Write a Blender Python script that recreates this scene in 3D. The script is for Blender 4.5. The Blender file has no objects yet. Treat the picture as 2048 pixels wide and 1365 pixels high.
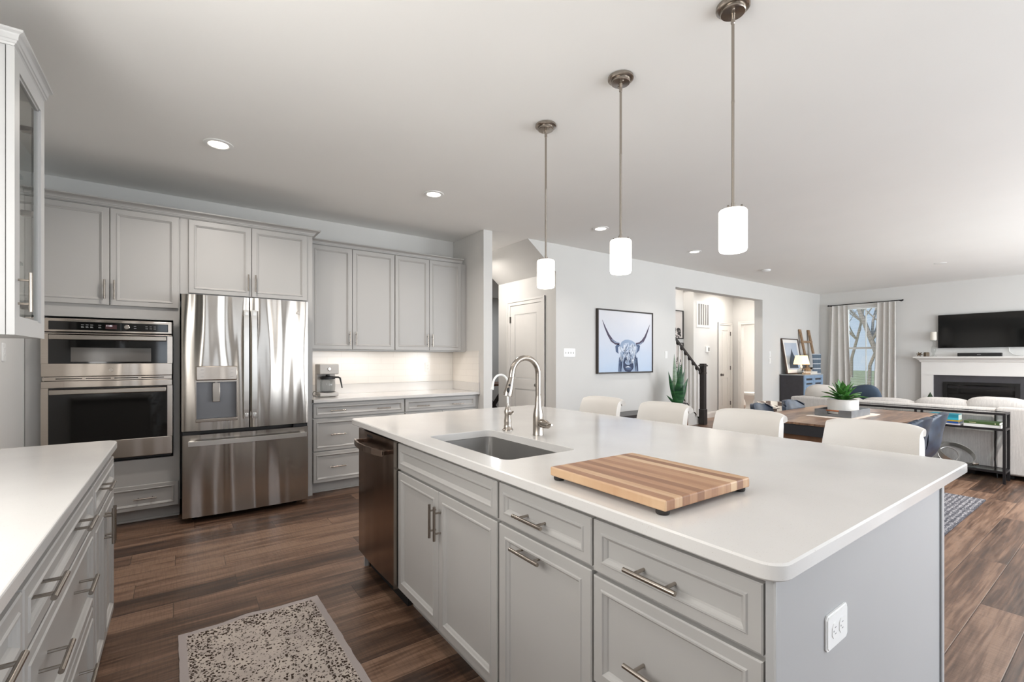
import bpy, bmesh, math, random
from mathutils import Vector, Matrix
random.seed(7)
PI = math.pi
SC = bpy.context.scene
COL = SC.collection

# ------------------------------------------------------------------ camera
cam = bpy.data.cameras.new('camera')
cam.sensor_width = 36.0
cam.lens = 924.0 / 2048.0 * 36.0
cam.shift_y = 35.5 / 2048.0
cam.clip_start = 0.02
cam_ob = bpy.data.objects.new('camera', cam)
cam_ob.location = (0, 0, 1.29)
cam_ob.rotation_euler = (PI / 2, 0, -math.radians(35.75))
COL.objects.link(cam_ob)
SC.camera = cam_ob

# ------------------------------------------------------------------ exposure, world
SC.view_settings.view_transform = 'Standard'
SC.view_settings.look = 'None'
SC.view_settings.exposure = 0.10
SC.view_settings.gamma = 1.0
SC.view_settings.use_curve_mapping = False
SC.cycles.max_bounces = 9
SC.cycles.diffuse_bounces = 5
SC.cycles.glossy_bounces = 4
SC.cycles.transmission_bounces = 6
SC.cycles.transparent_max_bounces = 8
SC.cycles.sample_clamp_indirect = 6.0
SC.cycles.caustics_reflective = False
SC.cycles.caustics_refractive = False
SC.cycles.use_denoising = True
w = bpy.data.worlds.new('sky'); SC.world = w; w.use_nodes = True
nt = w.node_tree; nt.nodes.clear()
tc = nt.nodes.new('ShaderNodeTexCoord'); sp = nt.nodes.new('ShaderNodeSeparateXYZ')
nt.links.new(tc.outputs['Generated'], sp.inputs[0])
cr = nt.nodes.new('ShaderNodeValToRGB'); nt.links.new(sp.outputs['Z'], cr.inputs[0])
cr.color_ramp.elements[0].position = 0.0; cr.color_ramp.elements[0].color = (0.62, 0.74, 0.88, 1)
cr.color_ramp.elements[1].position = 0.35; cr.color_ramp.elements[1].color = (0.22, 0.42, 0.82, 1)
bg = nt.nodes.new('ShaderNodeBackground'); bg.inputs[1].default_value = 1.0
nt.links.new(cr.outputs[0], bg.inputs[0])
wo = nt.nodes.new('ShaderNodeOutputWorld'); nt.links.new(bg.outputs[0], wo.inputs[0])

# ------------------------------------------------------------------ lights
def area(name, loc, rot, sx, sy, power, color, shape='RECTANGLE', spread=PI):
    l = bpy.data.lights.new(name, 'AREA'); l.shape = shape; l.size = sx; l.size_y = sy
    l.energy = power; l.color = color; l.spread = spread
    o = bpy.data.objects.new(name, l); o.location = loc; o.rotation_euler = rot
    COL.objects.link(o); return o
sun = bpy.data.lights.new('sun', 'SUN'); sun.energy = 3.0; sun.color = (1.0, 0.93, 0.84); sun.angle = 0.01
sun_ob = bpy.data.objects.new('sun', sun); COL.objects.link(sun_ob)
sun_ob.rotation_euler = Vector((0.75, -0.28, -0.60)).to_track_quat('-Z', 'Y').to_euler()
DAY = (0.90, 0.95, 1.0)
WARM = (1.0, 0.93, 0.87)
# daylight entering by the glazed doors and windows of the wall behind the camera
PW = dict(day_a=78, day_b=125, day_c=140, day_d=8, up_a=6, up_b=6, up_c=6, up_d=3, day_far=9, left=25, left_up=17, down_k=14, down_m=4, fill_n=2, fill_f=60, fill_g=2,
          hall=17, foyer=15, stair=34, powder=80, study=14, under=0.8)
CL = {k: ((1.0, 0.975, 0.945) if k[:4] == 'left' else DAY if k[:3] in ('day', 'up_', 'lef', 'stu') else WARM) for k in PW}
TU = math.radians(58)
for k, x, z, sx, sz in (('a', 3.1, 1.25, 2.3, 2.1), ('b', 6.6, 1.40, 2.3, 1.7), ('c', 10.0, 1.40, 2.3, 1.7), ('d', 0.4, 1.60, 1.5, 1.1)):
    area('day_' + k, (x, -2.28, z), (PI / 2, 0, 0), sx, sz, PW['day_' + k], CL['day_' + k])
    area('up_' + k, (x, -2.25, z - 0.2), (PI / 2 + TU, 0, 0), sx, sz * 0.6, PW['up_' + k], CL['up_' + k])  # uplights added to brighten the ceiling, standing in for ground bounce
area('day_far', (12.3, 3.7, 1.55), (PI / 2, 0, PI / 2), 0.8, 1.7, PW['day_far'], CL['day_far'])
# lamps added at an unseen left-wall window to brighten counter and ceiling
area('left', (-0.86, 1.10, 1.62), (PI / 2, 0, -PI / 2), 1.5, 0.95, PW['left'], CL['left'])
area('left_up', (-0.86, 1.10, 1.50), (PI / 2 + TU, 0, -PI / 2), 1.5, 0.7, PW['left_up'], CL['left_up'])
# four visible ceiling downlights, plus added unseen lamps brightening counters, island and sofa
DOWN = [(0.22, 3.80), (1.87, 3.81), (3.92, 3.75), (5.83, 3.77)]
for k, pts in (('down_k', DOWN[:2]), ('down_m', DOWN[2:]), ('fill_n', [(0.22, 1.75), (0.22, -0.2)]), ('fill_f', [(5.6, 0.1), (9.0, 0.0)]), ('fill_g', [(2.6, -0.6)])):
    for x, y in pts: area(k, (x, y, 2.755), (0, 0, 0), 0.13, 0.13, PW[k], CL[k], 'DISK', math.radians(112 if k == 'down_m' else 150))
area('hall', (3.3, 5.6, 2.7), (0, 0, 0), 0.25, 0.25, PW['hall'], CL['hall'], 'DISK')  # this and the next four: unseen lamps added to brighten the side rooms
area('foyer', (9.6, 5.2, 2.72), (0, 0, 0), 0.25, 0.25, PW['foyer'], CL['foyer'], 'DISK')
area('stair', (7.7, 5.3, 3.9), (0, 0, 0), 0.3, 0.3, PW['stair'], CL['stair'], 'DISK')
area('powder', (11.6, 5.4, 2.7), (0, 0, 0), 0.25, 0.25, PW['powder'], CL['powder'], 'DISK')
area('study', (5.6, 8.4, 2.7), (0, 0, 0), 0.4, 0.4, PW['study'], CL['study'], 'DISK')
area('under', (1.51, 5.0, 1.375), (0, 0, 0), 0.78, 0.03, PW['under'], CL['under'])
area('under', (2.315, 5.0, 1.375), (0, 0, 0), 0.60, 0.03, PW['under'] * 0.8, CL['under'])

# ------------------------------------------------------------------ materials
def lin(c):
    return tuple(((v / 255) / 12.92 if v / 255 <= 0.04045 else ((v / 255 + 0.055) / 1.055) ** 2.4) for v in c) + (1,)
class NM:
    def __init__(s, name):
        s.m = bpy.data.materials.new(name); s.m.use_nodes = True; s.t = s.m.node_tree
        s.b = s.t.nodes['Principled BSDF']; s.out = s.t.nodes['Material Output']
    def n(s, typ, **kw):
        o = s.t.nodes.new('ShaderNode' + typ)
        for k, v in kw.items(): setattr(o, k, v)
        return o
    def l(s, a, b): s.t.links.new(a, b)
    def val(s, node, **kw):
        for k, v in kw.items(): node.inputs[k.replace('_', ' ')].default_value = v
        return node
    def math(s, op, a, b=None, c=None):
        o = s.n('Math', operation=op)
        for i, v in enumerate((a, b, c)):
            if v is None: continue
            if isinstance(v, (int, float)): o.inputs[i].default_value = v
            else: s.l(v, o.inputs[i])
        return o.outputs[0]
    def ramp(s, fac, stops, interp='LINEAR'):
        r = s.n('ValToRGB'); e = r.color_ramp; e.interpolation = interp
        while len(e.elements) < len(stops): e.elements.new(0.5)
        for el, (p, c) in zip(e.elements, stops): el.position = p; el.color = c if len(c) == 4 else tuple(c) + (1,)
        s.l(fac, r.inputs[0]); return r.outputs[0]
    def noise(s, vec, scale, detail=3, rough=0.5, dist=0.0):
        o = s.n('TexNoise'); o.inputs['Scale'].default_value = scale; o.inputs['Detail'].default_value = detail
        o.inputs['Roughness'].default_value = rough; o.inputs['Distortion'].default_value = dist
        if vec is not None: s.l(vec, o.inputs['Vector'])
        return o.outputs['Fac']
    def mapping(s, scale=(1, 1, 1), loc=(0, 0, 0), rot=(0, 0, 0), src='Object'):
        t = s.n('TexCoord'); m = s.n('Mapping'); m.inputs['Scale'].default_value = scale
        m.inputs['Location'].default_value = loc; m.inputs['Rotation'].default_value = rot
        s.l(t.outputs[src], m.inputs[0]); return m.outputs[0]
    def mix(s, fac, a, b, mode='MIX'):
        o = s.n('MixRGB', blend_type=mode)
        for i, v in enumerate((fac, a, b)):
            if isinstance(v, (int, float)): o.inputs[i].default_value = v
            elif isinstance(v, tuple): o.inputs[i].default_value = v
            else: s.l(v, o.inputs[i])
        return o.outputs[0]
    def bump(s, h, strength=0.2, dist=0.01):
        o = s.n('Bump'); o.inputs['Strength'].default_value = strength; o.inputs['Distance'].default_value = dist
        s.l(h, o.inputs['Height']); s.l(o.outputs[0], s.b.inputs['Normal'])
def pbr(name, col, rough=0.5, metal=0.0, var=0.03, vs=6.0, bump=0.0, bs=60.0, spec=0.5, coat=0.0, sheen=0.0):
    k = NM(name); c = lin(col)
    v = k.mapping()
    f = k.noise(v, vs, 2)
    lo = tuple(x * (1 - var) for x in c[:3]) + (1,); hi = tuple(min(1, x * (1 + var)) for x in c[:3]) + (1,)
    k.l(k.ramp(f, [(0.3, lo), (0.7, hi)]), k.b.inputs['Base Color'])
    k.val(k.b, Roughness=rough, Metallic=metal); k.b.inputs['Specular IOR Level'].default_value = spec
    if coat: k.b.inputs['Coat Weight'].default_value = coat; k.b.inputs['Coat Roughness'].default_value = 0.05
    if sheen: k.b.inputs['Sheen Weight'].default_value = sheen
    if bump: k.bump(k.noise(v, bs, 3), bump, 0.004)
    return k.m
def emit(name, col, strength):
    k = NM(name); c = lin(col)
    k.b.inputs['Base Color'].default_value = c
    k.b.inputs['Emission Color'].default_value = c; k.b.inputs['Emission Strength'].default_value = strength
    return k.m
def glass(name, tint=(235, 245, 245), rough=0.0, mixf=0.85):
    k = NM(name)
    tr = k.n('BsdfTransparent'); tr.inputs[0].default_value = lin(tint)
    gl = k.n('BsdfGlossy'); gl.inputs['Roughness'].default_value = rough
    fr = k.n('Fresnel'); fr.inputs[0].default_value = 1.45
    ge = k.n('NewGeometry'); f = k.math('MULTIPLY', fr.outputs[0], k.math('SUBTRACT', 1.0, ge.outputs['Backfacing']))
    mx = k.n('MixShader'); k.l(f, mx.inputs[0]); k.l(tr.outputs[0], mx.inputs[1]); k.l(gl.outputs[0], mx.inputs[2])
    k.l(mx.outputs[0], k.out.inputs[0]); return k.m
def steel(name, col, rough=0.24, waves=True, vertical=True, aniso=0.6, wave=0.35, wf=4.5):
    k = NM(name)
    k.b.inputs['Metallic'].default_value = 1.0
    v = k.mapping((1, 1, 60.0) if vertical else (60, 1, 1))
    g = k.noise(v, 8, 2)
    c = lin(col)
    k.l(k.ramp(g, [(0.35, tuple(x * .94 for x in c[:3]) + (1,)), (0.65, c)]), k.b.inputs['Base Color'])
    k.b.inputs['Roughness'].default_value = rough
    k.b.inputs['Anisotropic'].default_value = aniso; k.b.inputs['Anisotropic Rotation'].default_value = 0.25 if vertical else 0.0
    tg = k.n('Tangent', direction_type='RADIAL', axis='Z'); k.l(tg.outputs[0], k.b.inputs['Tangent'])
    if waves:
        # sheet metal is never quite flat: long shallow ripples, running up the sheet
        v2 = k.mapping((wf, wf, 0.5))
        k.bump(k.noise(v2, 1.0, 1, 0.4), wave, 0.12)
    return k.m

M = {}
M['wall'] = pbr('painted_wall', (214, 213, 210), 0.85, var=0.012, vs=2, bump=0.05, bs=220, spec=0.2)
M['ceiling'] = pbr('painted_ceiling', (240, 239, 236), 0.9, var=0.01, vs=1.5, bump=0.05, bs=200, spec=0.1)
M['trim'] = pbr('white_trim', (228, 226, 222), 0.45, var=0.01)
M['cab'] = pbr('grey_cabinet_paint', (172, 170, 167), 0.38, var=0.012, vs=3)
M['cabin'] = pbr('cabinet_interior', (190, 184, 176), 0.6)
M['endp'] = pbr('end_panel_paint', (172, 172, 172), 0.4, var=0.012, vs=3)
M['dark'] = pbr('dark_gap', (22, 20, 19), 0.8)
M['steel'] = steel('brushed_stainless', (188, 182, 175), 0.20, wave=0.55, aniso=0.75, wf=5.2)
M['steelo'] = steel('oven_stainless', (196, 186, 176), 0.24, wave=0.22)
M['dw'] = steel('dishwasher_stainless', (150, 132, 120), 0.20, wave=0.12)
M['nickel'] = pbr('brushed_nickel', (168, 160, 151), 0.25, metal=1.0, var=0.02)
M['sink'] = pbr('sink_steel', (168, 166, 163), 0.38, metal=0.85, var=0.05)
M['silver'] = pbr('polished_silver', (214, 212, 208), 0.28, metal=0.9)
M['recess'] = pbr('dispenser_grey', (122, 122, 124), 0.35, metal=0.8)
M['blackgloss'] = pbr('black_glass', (10, 10, 10), 0.05, var=0.0, spec=0.6)
M['black'] = pbr('black_plastic', (24, 24, 25), 0.4)
M['iron'] = pbr('black_iron', (30, 28, 30), 0.5, metal=0.3)
M['white'] = pbr('white_plastic', (236, 236, 234), 0.35, var=0.005)
M['porcelain'] = pbr('porcelain', (232, 232, 230), 0.12, var=0.005)
M['leather'] = pbr('white_leather', (224, 220, 214), 0.48, var=0.015, bump=0.15, bs=350)
M['navy'] = pbr('blue_leather', (30, 44, 62), 0.36, var=0.5, vs=14, bump=0.15, bs=200)
M['grey_leather'] = M['navy']
M['darkwood'] = pbr('espresso_wood', (48, 43, 42), 0.35, var=0.12, vs=14)
M['rubber'] = pbr('rubber', (38, 34, 32), 0.7)
M['glass'] = glass('clear_glass', (242, 243, 242))
M['shelfglass'] = glass('shelf_glass', (215, 225, 225))
M['lampshade'] = emit('glowing_glass', (255, 248, 238), 5.0)
M['diffuser'] = emit('downlight_diffuser', (255, 242, 226), 6.0)
M['led'] = emit('led_strip', (255, 236, 214), 3.6)
M['tableshade'] = emit('lit_lampshade', (255, 226, 178), 1.1)
M['redled'] = emit('display_red', (52, 20, 22), 0.25)
M['digits'] = emit('display_digits', (235, 232, 240), 0.8)
M['marks'] = pbr('printed_marks', (150, 150, 150), 0.5)
M['pebble'] = pbr('stone_grey', (120, 118, 112), 0.8, var=0.2)
M['soil'] = pbr('soil', (58, 46, 38), 0.95, var=0.3, vs=60)
M['bark'] = pbr('bark', (158, 146, 132), 0.9, var=0.3, vs=20)
M['ladderwood'] = pbr('ladder_wood', (150, 122, 94), 0.6, var=0.25, vs=25)
M['pillow'] = pbr('oatmeal_pillow', (205, 200, 193), 0.9, var=0.05, bump=0.2, bs=300)
M['navyfab'] = pbr('navy_fabric', (52, 66, 82), 0.9, var=0.15, bump=0.3, bs=250)
M['curtain'] = pbr('curtain_linen', (212, 209, 204), 0.85, var=0.03, vs=30, bump=0.1, bs=400)
M['paper'] = pbr('book_pages', (228, 224, 214), 0.8)
M['candle'] = pbr('wax', (232, 226, 214), 0.5)
M['brass'] = pbr('aged_brown', (96, 78, 56), 0.5, var=0.2)
M['tilefire'] = pbr('charcoal_tile', (66, 65, 69), 0.4, var=0.1, vs=8)
M['firebox'] = pbr('firebox_black', (14, 13, 13), 0.35)
M['lawn'] = pbr('lawn', (176, 178, 128), 0.95, var=0.3, vs=2)
M['potwhite'] = pbr('ribbed_ceramic', (232, 231, 226), 0.35, var=0.01)
M['potdark'] = pbr('charcoal_pot', (52, 52, 56), 0.6, var=0.1)
M['runner'] = pbr('table_runner_linen', (216, 206, 196), 0.9, var=0.05, bump=0.3, bs=300)
M['linen'] = M['runner']

def quartz():
    k = NM('white_quartz'); v = k.mapping()
    n1 = k.noise(v, 420, 1, 0.5); n2 = k.noise(v, 3, 3)
    base = k.ramp(n2, [(0.3, lin((207, 205, 202))), (0.7, lin((214, 212, 209)))])
    sp = k.ramp(n1, [(0.0, (1, 1, 1)), (0.24, (1, 1, 1)), (0.27, (0, 0, 0))])
    k.l(k.mix(sp, base, lin((186, 178, 168))), k.b.inputs['Base Color'])
    k.b.inputs['Roughness'].default_value = 0.14; k.b.inputs['Specular IOR Level'].default_value = 0.5
    return k.m
M['quartz'] = quartz()

def floor_mat():
    k = NM('vinyl_plank_floor'); t = k.n('TexCoord'); s = k.n('SeparateXYZ'); k.l(t.outputs['Object'], s.inputs[0])
    X, Y = s.outputs[0], s.outputs[1]
    W, L = 0.178, 1.22
    r = k.math('DIVIDE', Y, W); row = k.math('FLOOR', r)
    wn = k.n('TexWhiteNoise', noise_dimensions='1D'); k.l(row, wn.inputs['W'])
    xo = k.math('ADD', k.math('DIVIDE', X, L), k.math('MULTIPLY', wn.outputs['Value'], 7.0))
    colm = k.math('FLOOR', xo)
    cb = k.n('CombineXYZ'); k.l(row, cb.inputs[0]); k.l(colm, cb.inputs[1])
    w2 = k.n('TexWhiteNoise', noise_dimensions='3D'); k.l(cb.outputs[0], w2.inputs['Vector'])
    pid = w2.outputs['Value']
    # grain stretched along the plank, different for each plank
    cv = k.n('CombineXYZ'); k.l(k.math('MULTIPLY', X, 1.3), cv.inputs[0]); k.l(k.math('MULTIPLY', Y, 15.0), cv.inputs[1]); k.l(k.math('MULTIPLY', pid, 37.0), cv.inputs[2])
    g1 = k.noise(cv.outputs[0], 1.2, 5, 0.6, 0.35)
    cv2 = k.n('CombineXYZ'); k.l(k.math('MULTIPLY', X, 3.5), cv2.inputs[0]); k.l(k.math('MULTIPLY', Y, 70.0), cv2.inputs[1]); k.l(k.math('MULTIPLY', pid, 11.0), cv2.inputs[2])
    g2 = k.noise(cv2.outputs[0], 1.0, 3, 0.6)
    cv3 = k.n('CombineXYZ'); k.l(k.math('MULTIPLY', X, 130.0), cv3.inputs[0]); k.l(k.math('MULTIPLY', Y, 9.0), cv3.inputs[1])
    g3 = k.noise(cv3.outputs[0], 1.0, 2, 0.5)
    tone = k.math('ADD', k.math('ADD', k.math('MULTIPLY', g1, 0.72), k.math('MULTIPLY', g2, 0.46)), k.math('SUBTRACT', k.math('MULTIPLY', pid, 0.30), 0.23))
    col = k.ramp(tone, [(0.30, lin((54, 39, 31))), (0.42, lin((80, 59, 46))), (0.53, lin((104, 79, 63))), (0.66, lin((134, 107, 88)))])
    saw = k.ramp(g3, [(0.40, lin((205, 200, 196))), (0.50, (1, 1, 1))])
    col = k.mix(0.35, col, saw, 'MULTIPLY')
    fy = k.math('FRACT', r); fx = k.math('FRACT', xo)
    ey = k.math('MINIMUM', fy, k.math('SUBTRACT', 1.0, fy)); ex = k.math('MULTIPLY', k.math('MINIMUM', fx, k.math('SUBTRACT', 1.0, fx)), L / W)
    e = k.math('MINIMUM', ey, ex)
    seam = k.ramp(e, [(0.0, (1, 1, 1)), (0.006, (1, 1, 1)), (0.013, (0, 0, 0))])
    col = k.mix(k.math('MULTIPLY', seam, 0.65), col, lin((40, 30, 26)))
    k.l(col, k.b.inputs['Base Color'])
    k.l(k.ramp(g2, [(0.3, (0.30,) * 3), (0.7, (0.42,) * 3)]), k.b.inputs['Roughness'])
    hh = k.math('SUBTRACT', k.math('ADD', k.math('MULTIPLY', g2, 0.4), k.math('MULTIPLY', g3, 0.3)), seam)
    k.bump(hh, 0.22, 0.004)
    return k.m
M['floor'] = floor_mat()

def tile_mat(name, tile, grout, w_, h_, rough=0.15, off=0.5, axis='XZ'):
    k = NM(name); t = k.n('TexCoord'); s = k.n('SeparateXYZ'); k.l(t.outputs['Object'], s.inputs[0])
    c = k.n('CombineXYZ'); k.l(s.outputs[0 if axis[0] == 'X' else 1], c.inputs[0]); k.l(s.outputs[2], c.inputs[1])
    b = k.n('TexBrick', offset=off); k.l(c.outputs[0], b.inputs['Vector'])
    b.inputs['Scale'].default_value = 1.0; b.inputs['Brick Width'].default_value = w_; b.inputs['Row Height'].default_value = h_
    b.inputs['Mortar Size'].default_value = 0.0016; b.inputs['Mortar Smooth'].default_value = 0.3
    b.inputs['Color1'].default_value = lin(tile); b.inputs['Color2'].default_value = lin(tuple(v - 3 for v in tile)); b.inputs['Mortar'].default_value = lin(grout)
    k.l(b.outputs['Color'], k.b.inputs['Base Color']); k.b.inputs['Roughness'].default_value = rough
    k.bump(k.math('SUBTRACT', 1.0, b.outputs['Fac']), 0.25, 0.001)
    return k.m
M['tile'] = tile_mat('white_subway_tile', (230, 226, 220), (214, 209, 202), 0.30, 0.075)
M['tiley'] = tile_mat('white_subway_tile_side', (230, 226, 220), (214, 209, 202), 0.30, 0.075, axis='YZ')

def board_mat():
    k = NM('striped_maple_block'); t = k.n('TexCoord'); s = k.n('SeparateXYZ'); k.l(t.outputs['Object'], s.inputs[0])
    i = k.math('FLOOR', k.math('DIVIDE', s.outputs[0], 0.031))
    wn = k.n('TexWhiteNoise', noise_dimensions='1D'); k.l(i, wn.inputs['W'])
    c = k.n('CombineXYZ'); k.l(k.math('MULTIPLY', s.outputs[0], 60), c.inputs[0]); k.l(k.math('MULTIPLY', s.outputs[1], 5), c.inputs[1]); k.l(k.math('MULTIPLY', i, 3.7), c.inputs[2])
    g = k.noise(c.outputs[0], 1.0, 4, 0.6, 0.3)
    alt = k.math('MULTIPLY', k.math('ABSOLUTE', k.math('MODULO', i, 2.0)), 0.42)
    f = k.math('ADD', k.math('ADD', k.math('MULTIPLY', wn.outputs['Value'], 0.5), alt), k.math('MULTIPLY', k.math('SUBTRACT', g, 0.5), 0.6))
    col = k.ramp(f, [(0.05, lin((140, 100, 74))), (0.38, lin((164, 122, 92))), (0.62, lin((184, 146, 112))), (0.85, lin((206, 176, 142)))])
    k.l(col, k.b.inputs['Base Color']); k.b.inputs['Roughness'].default_value = 0.45
    return k.m
M['board'] = board_mat()

def rug_mat():
    # worn traditional pattern: dark flecks on greige, denser in a border band
    k = NM('kitchen_rug_pile'); t = k.n('TexCoord'); s = k.n('SeparateXYZ'); k.l(t.outputs['Object'], s.inputs[0])
    ax = k.math('ABSOLUTE', s.outputs[0]); ay = k.math('ABSOLUTE', s.outputs[1])
    d = k.math('MINIMUM', k.math('SUBTRACT', 0.305, ax), k.math('SUBTRACT', 0.455, ay))
    v = k.mapping((1.0, 1.0, 1)); v2 = k.mapping((1.6, 0.9, 1), rot=(0, 0, 0.7))
    vo = k.n('TexVoronoi', feature='F1'); vo.inputs['Scale'].default_value = 100; k.l(k.mapping((1.0, 0.62, 1), rot=(0, 0, 0.5)), vo.inputs['Vector'])
    vp = k.n('TexVoronoi', feature='F1'); vp.inputs['Scale'].default_value = 88; k.l(k.mapping((0.6, 1.0, 1), rot=(0, 0, -0.3)), vp.inputs['Vector'])
    n1 = k.noise(v, 21, 3, 0.6, 2.2); n2 = k.noise(v, 33, 3, 0.6, 1.5); n3 = k.noise(v, 9, 3)
    border = k.ramp(d, [(0.03, (0, 0, 0)), (0.034, (0.10,) * 3), (0.048, (0.10,) * 3), (0.052, (0.02,) * 3), (0.058, (0.06,) * 3), (0.10, (0.06,) * 3), (0.104, (0.10,) * 3), (0.114, (0.10,) * 3), (0.118, (0, 0, 0))])
    th = k.math('ADD', n1, border); th2 = k.math('ADD', n2, border)
    f1 = k.math('MULTIPLY', k.ramp(vo.outputs['Distance'], [(0.40, (1, 1, 1)), (0.47, (0, 0, 0))]), k.ramp(th, [(0.50, (0, 0, 0)), (0.54, (1, 1, 1))]))
    f2 = k.math('MULTIPLY', k.ramp(vp.outputs['Distance'], [(0.38, (1, 1, 1)), (0.45, (0, 0, 0))]), k.ramp(th2, [(0.54, (0, 0, 0)), (0.58, (1, 1, 1))]))
    msk = k.math('MAXIMUM', f1, f2)
    inb = k.ramp(d, [(0.028, (0, 0, 0)), (0.032, (1, 1, 1))])
    base = k.ramp(n3, [(0.3, lin((176, 165, 158))), (0.7, lin((202, 191, 181)))])
    base = k.mix(k.math('SUBTRACT', 1.0, inb), base, lin((172, 163, 160)))
    k.l(k.mix(k.math('MULTIPLY', msk, inb), base, lin((60, 48, 41))), k.b.inputs['Base Color'])
    k.b.inputs['Roughness'].default_value = 0.95; k.b.inputs['Specular IOR Level'].default_value = 0.1
    k.bump(k.noise(v, 420, 2), 0.5, 0.004)
    return k.m
M['rug'] = rug_mat()

def weave_mat():
    k = NM('woven_grey_rug'); v = k.mapping()
    wv = k.n('TexWave', wave_type='BANDS', bands_direction='Y'); wv.inputs['Scale'].default_value = 9; wv.inputs['Distortion'].default_value = 5.5; wv.inputs['Detail'].default_value = 3; wv.inputs['Detail Scale'].default_value = 6
    k.l(v, wv.inputs['Vector'])
    n = k.noise(k.mapping((1, 5, 1)), 26, 3)
    f = k.math('ADD', k.math('MULTIPLY', wv.outputs['Fac'], 0.28), k.math('MULTIPLY', n, 0.72))
    k.l(k.ramp(f, [(0.34, lin((58, 60, 68))), (0.5, lin((88, 88, 95))), (0.66, lin((150, 149, 152)))]), k.b.inputs['Base Color'])
    k.b.inputs['Roughness'].default_value = 0.95; k.bump(f, 0.5, 0.006)
    return k.m
M['weave'] = weave_mat()

def tablewood():
    k = NM('reclaimed_tabletop'); v = k.mapping((1.0, 1.0, 1.0))
    s = k.n('SeparateXYZ'); k.l(v, s.inputs[0])
    i = k.math('FLOOR', k.math('DIVIDE', s.outputs[1], 0.16)); wn = k.n('TexWhiteNoise', noise_dimensions='1D'); k.l(i, wn.inputs['W'])
    g = k.noise(k.mapping((1.6, 14, 1)), 1.6, 5, 0.65, 0.6)
    f = k.math('ADD', g, k.math('MULTIPLY', k.math('SUBTRACT', wn.outputs['Value'], 0.5), 0.25))
    k.l(k.ramp(f, [(0.3, lin((88, 64, 50))), (0.5, lin((134, 104, 82))), (0.7, lin((170, 140, 112)))]), k.b.inputs['Base Color'])
    k.b.inputs['Roughness'].default_value = 0.28; k.bump(g, 0.1, 0.003)
    return k.m
M['tablewood'] = tablewood()
M['oak'] = pbr('brown_beam', (120, 84, 58), 0.5, var=0.25, vs=12)

def sofafab():
    k = NM('sofa_fabric'); g = k.noise(k.mapping((1, 6, 0.5)), 60, 3); g0 = k.noise(k.mapping((40, 90, 6)), 1.0, 2)
    f = k.math('ADD', k.math('MULTIPLY', g, 0.5), k.math('MULTIPLY', g0, 0.5))
    k.l(k.ramp(f, [(0.3, lin((176, 173, 170))), (0.7, lin((206, 203, 199)))]), k.b.inputs['Base Color'])
    k.b.inputs['Roughness'].default_value = 0.95; k.bump(f, 0.4, 0.004)
    return k.m
M['sofa'] = sofafab()

def checker():
    k = NM('checked_throw'); c = k.n('TexChecker'); c.inputs['Scale'].default_value = 11
    k.l(k.mapping(), c.inputs['Vector']); c.inputs['Color1'].default_value = lin((222, 214, 202)); c.inputs['Color2'].default_value = lin((96, 82, 74))
    k.l(c.outputs[0], k.b.inputs['Base Color']); k.b.inputs['Roughness'].default_value = 0.95
    return k.m
M['checker'] = checker()

def blanket():
    k = NM('striped_blanket'); s = k.n('SeparateXYZ'); t = k.n('TexCoord'); k.l(t.outputs['Object'], s.inputs[0])
    z = k.math('ADD', k.math('MULTIPLY', s.outputs[2], 1.0), 0.0)
    fr = k.math('FRACT', k.math('DIVIDE', z, 0.105))
    m = k.ramp(fr, [(0.0, (0, 0, 0)), (0.42, (0, 0, 0)), (0.46, (1, 1, 1)), (0.60, (1, 1, 1)), (0.64, (0, 0, 0))])
    k.l(k.mix(m, lin((98, 112, 126)), lin((206, 210, 214))), k.b.inputs['Base Color'])
    k.b.inputs['Roughness'].default_value = 0.95; k.bump(k.noise(k.mapping(), 200, 2), 0.4, 0.004)
    return k.m
M['blanket'] = blanket()

def leaf(name, c1, c2, bands=True):
    k = NM(name); v = k.mapping((1, 1, 1))
    n = k.noise(k.mapping((6, 6, 40)), 1.0, 3, 0.6, 0.5) if bands else k.noise(v, 30, 2)
    k.l(k.ramp(n, [(0.35, lin(c1)), (0.65, lin(c2))]), k.b.inputs['Base Color']); k.b.inputs['Roughness'].default_value = 0.35
    return k.m
M['snake'] = leaf('snake_leaf', (20, 58, 34), (52, 100, 58))
M['agave'] = leaf('agave_leaf', (34, 84, 30), (78, 132, 60), False)
M['snake2'] = leaf('snake_leaf_pale', (86, 110, 84), (120, 140, 112))
M['greytray'] = pbr('galvanised_tray', (128, 132, 136), 0.35, metal=0.7, var=0.15, vs=12)
M['cablue'] = pbr('washed_blue_paint', (128, 152, 178), 0.6, var=0.08, vs=20)
M['cabdark'] = pbr('charcoal_cabinet', (58, 56, 60), 0.55, var=0.1, vs=14)

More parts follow.
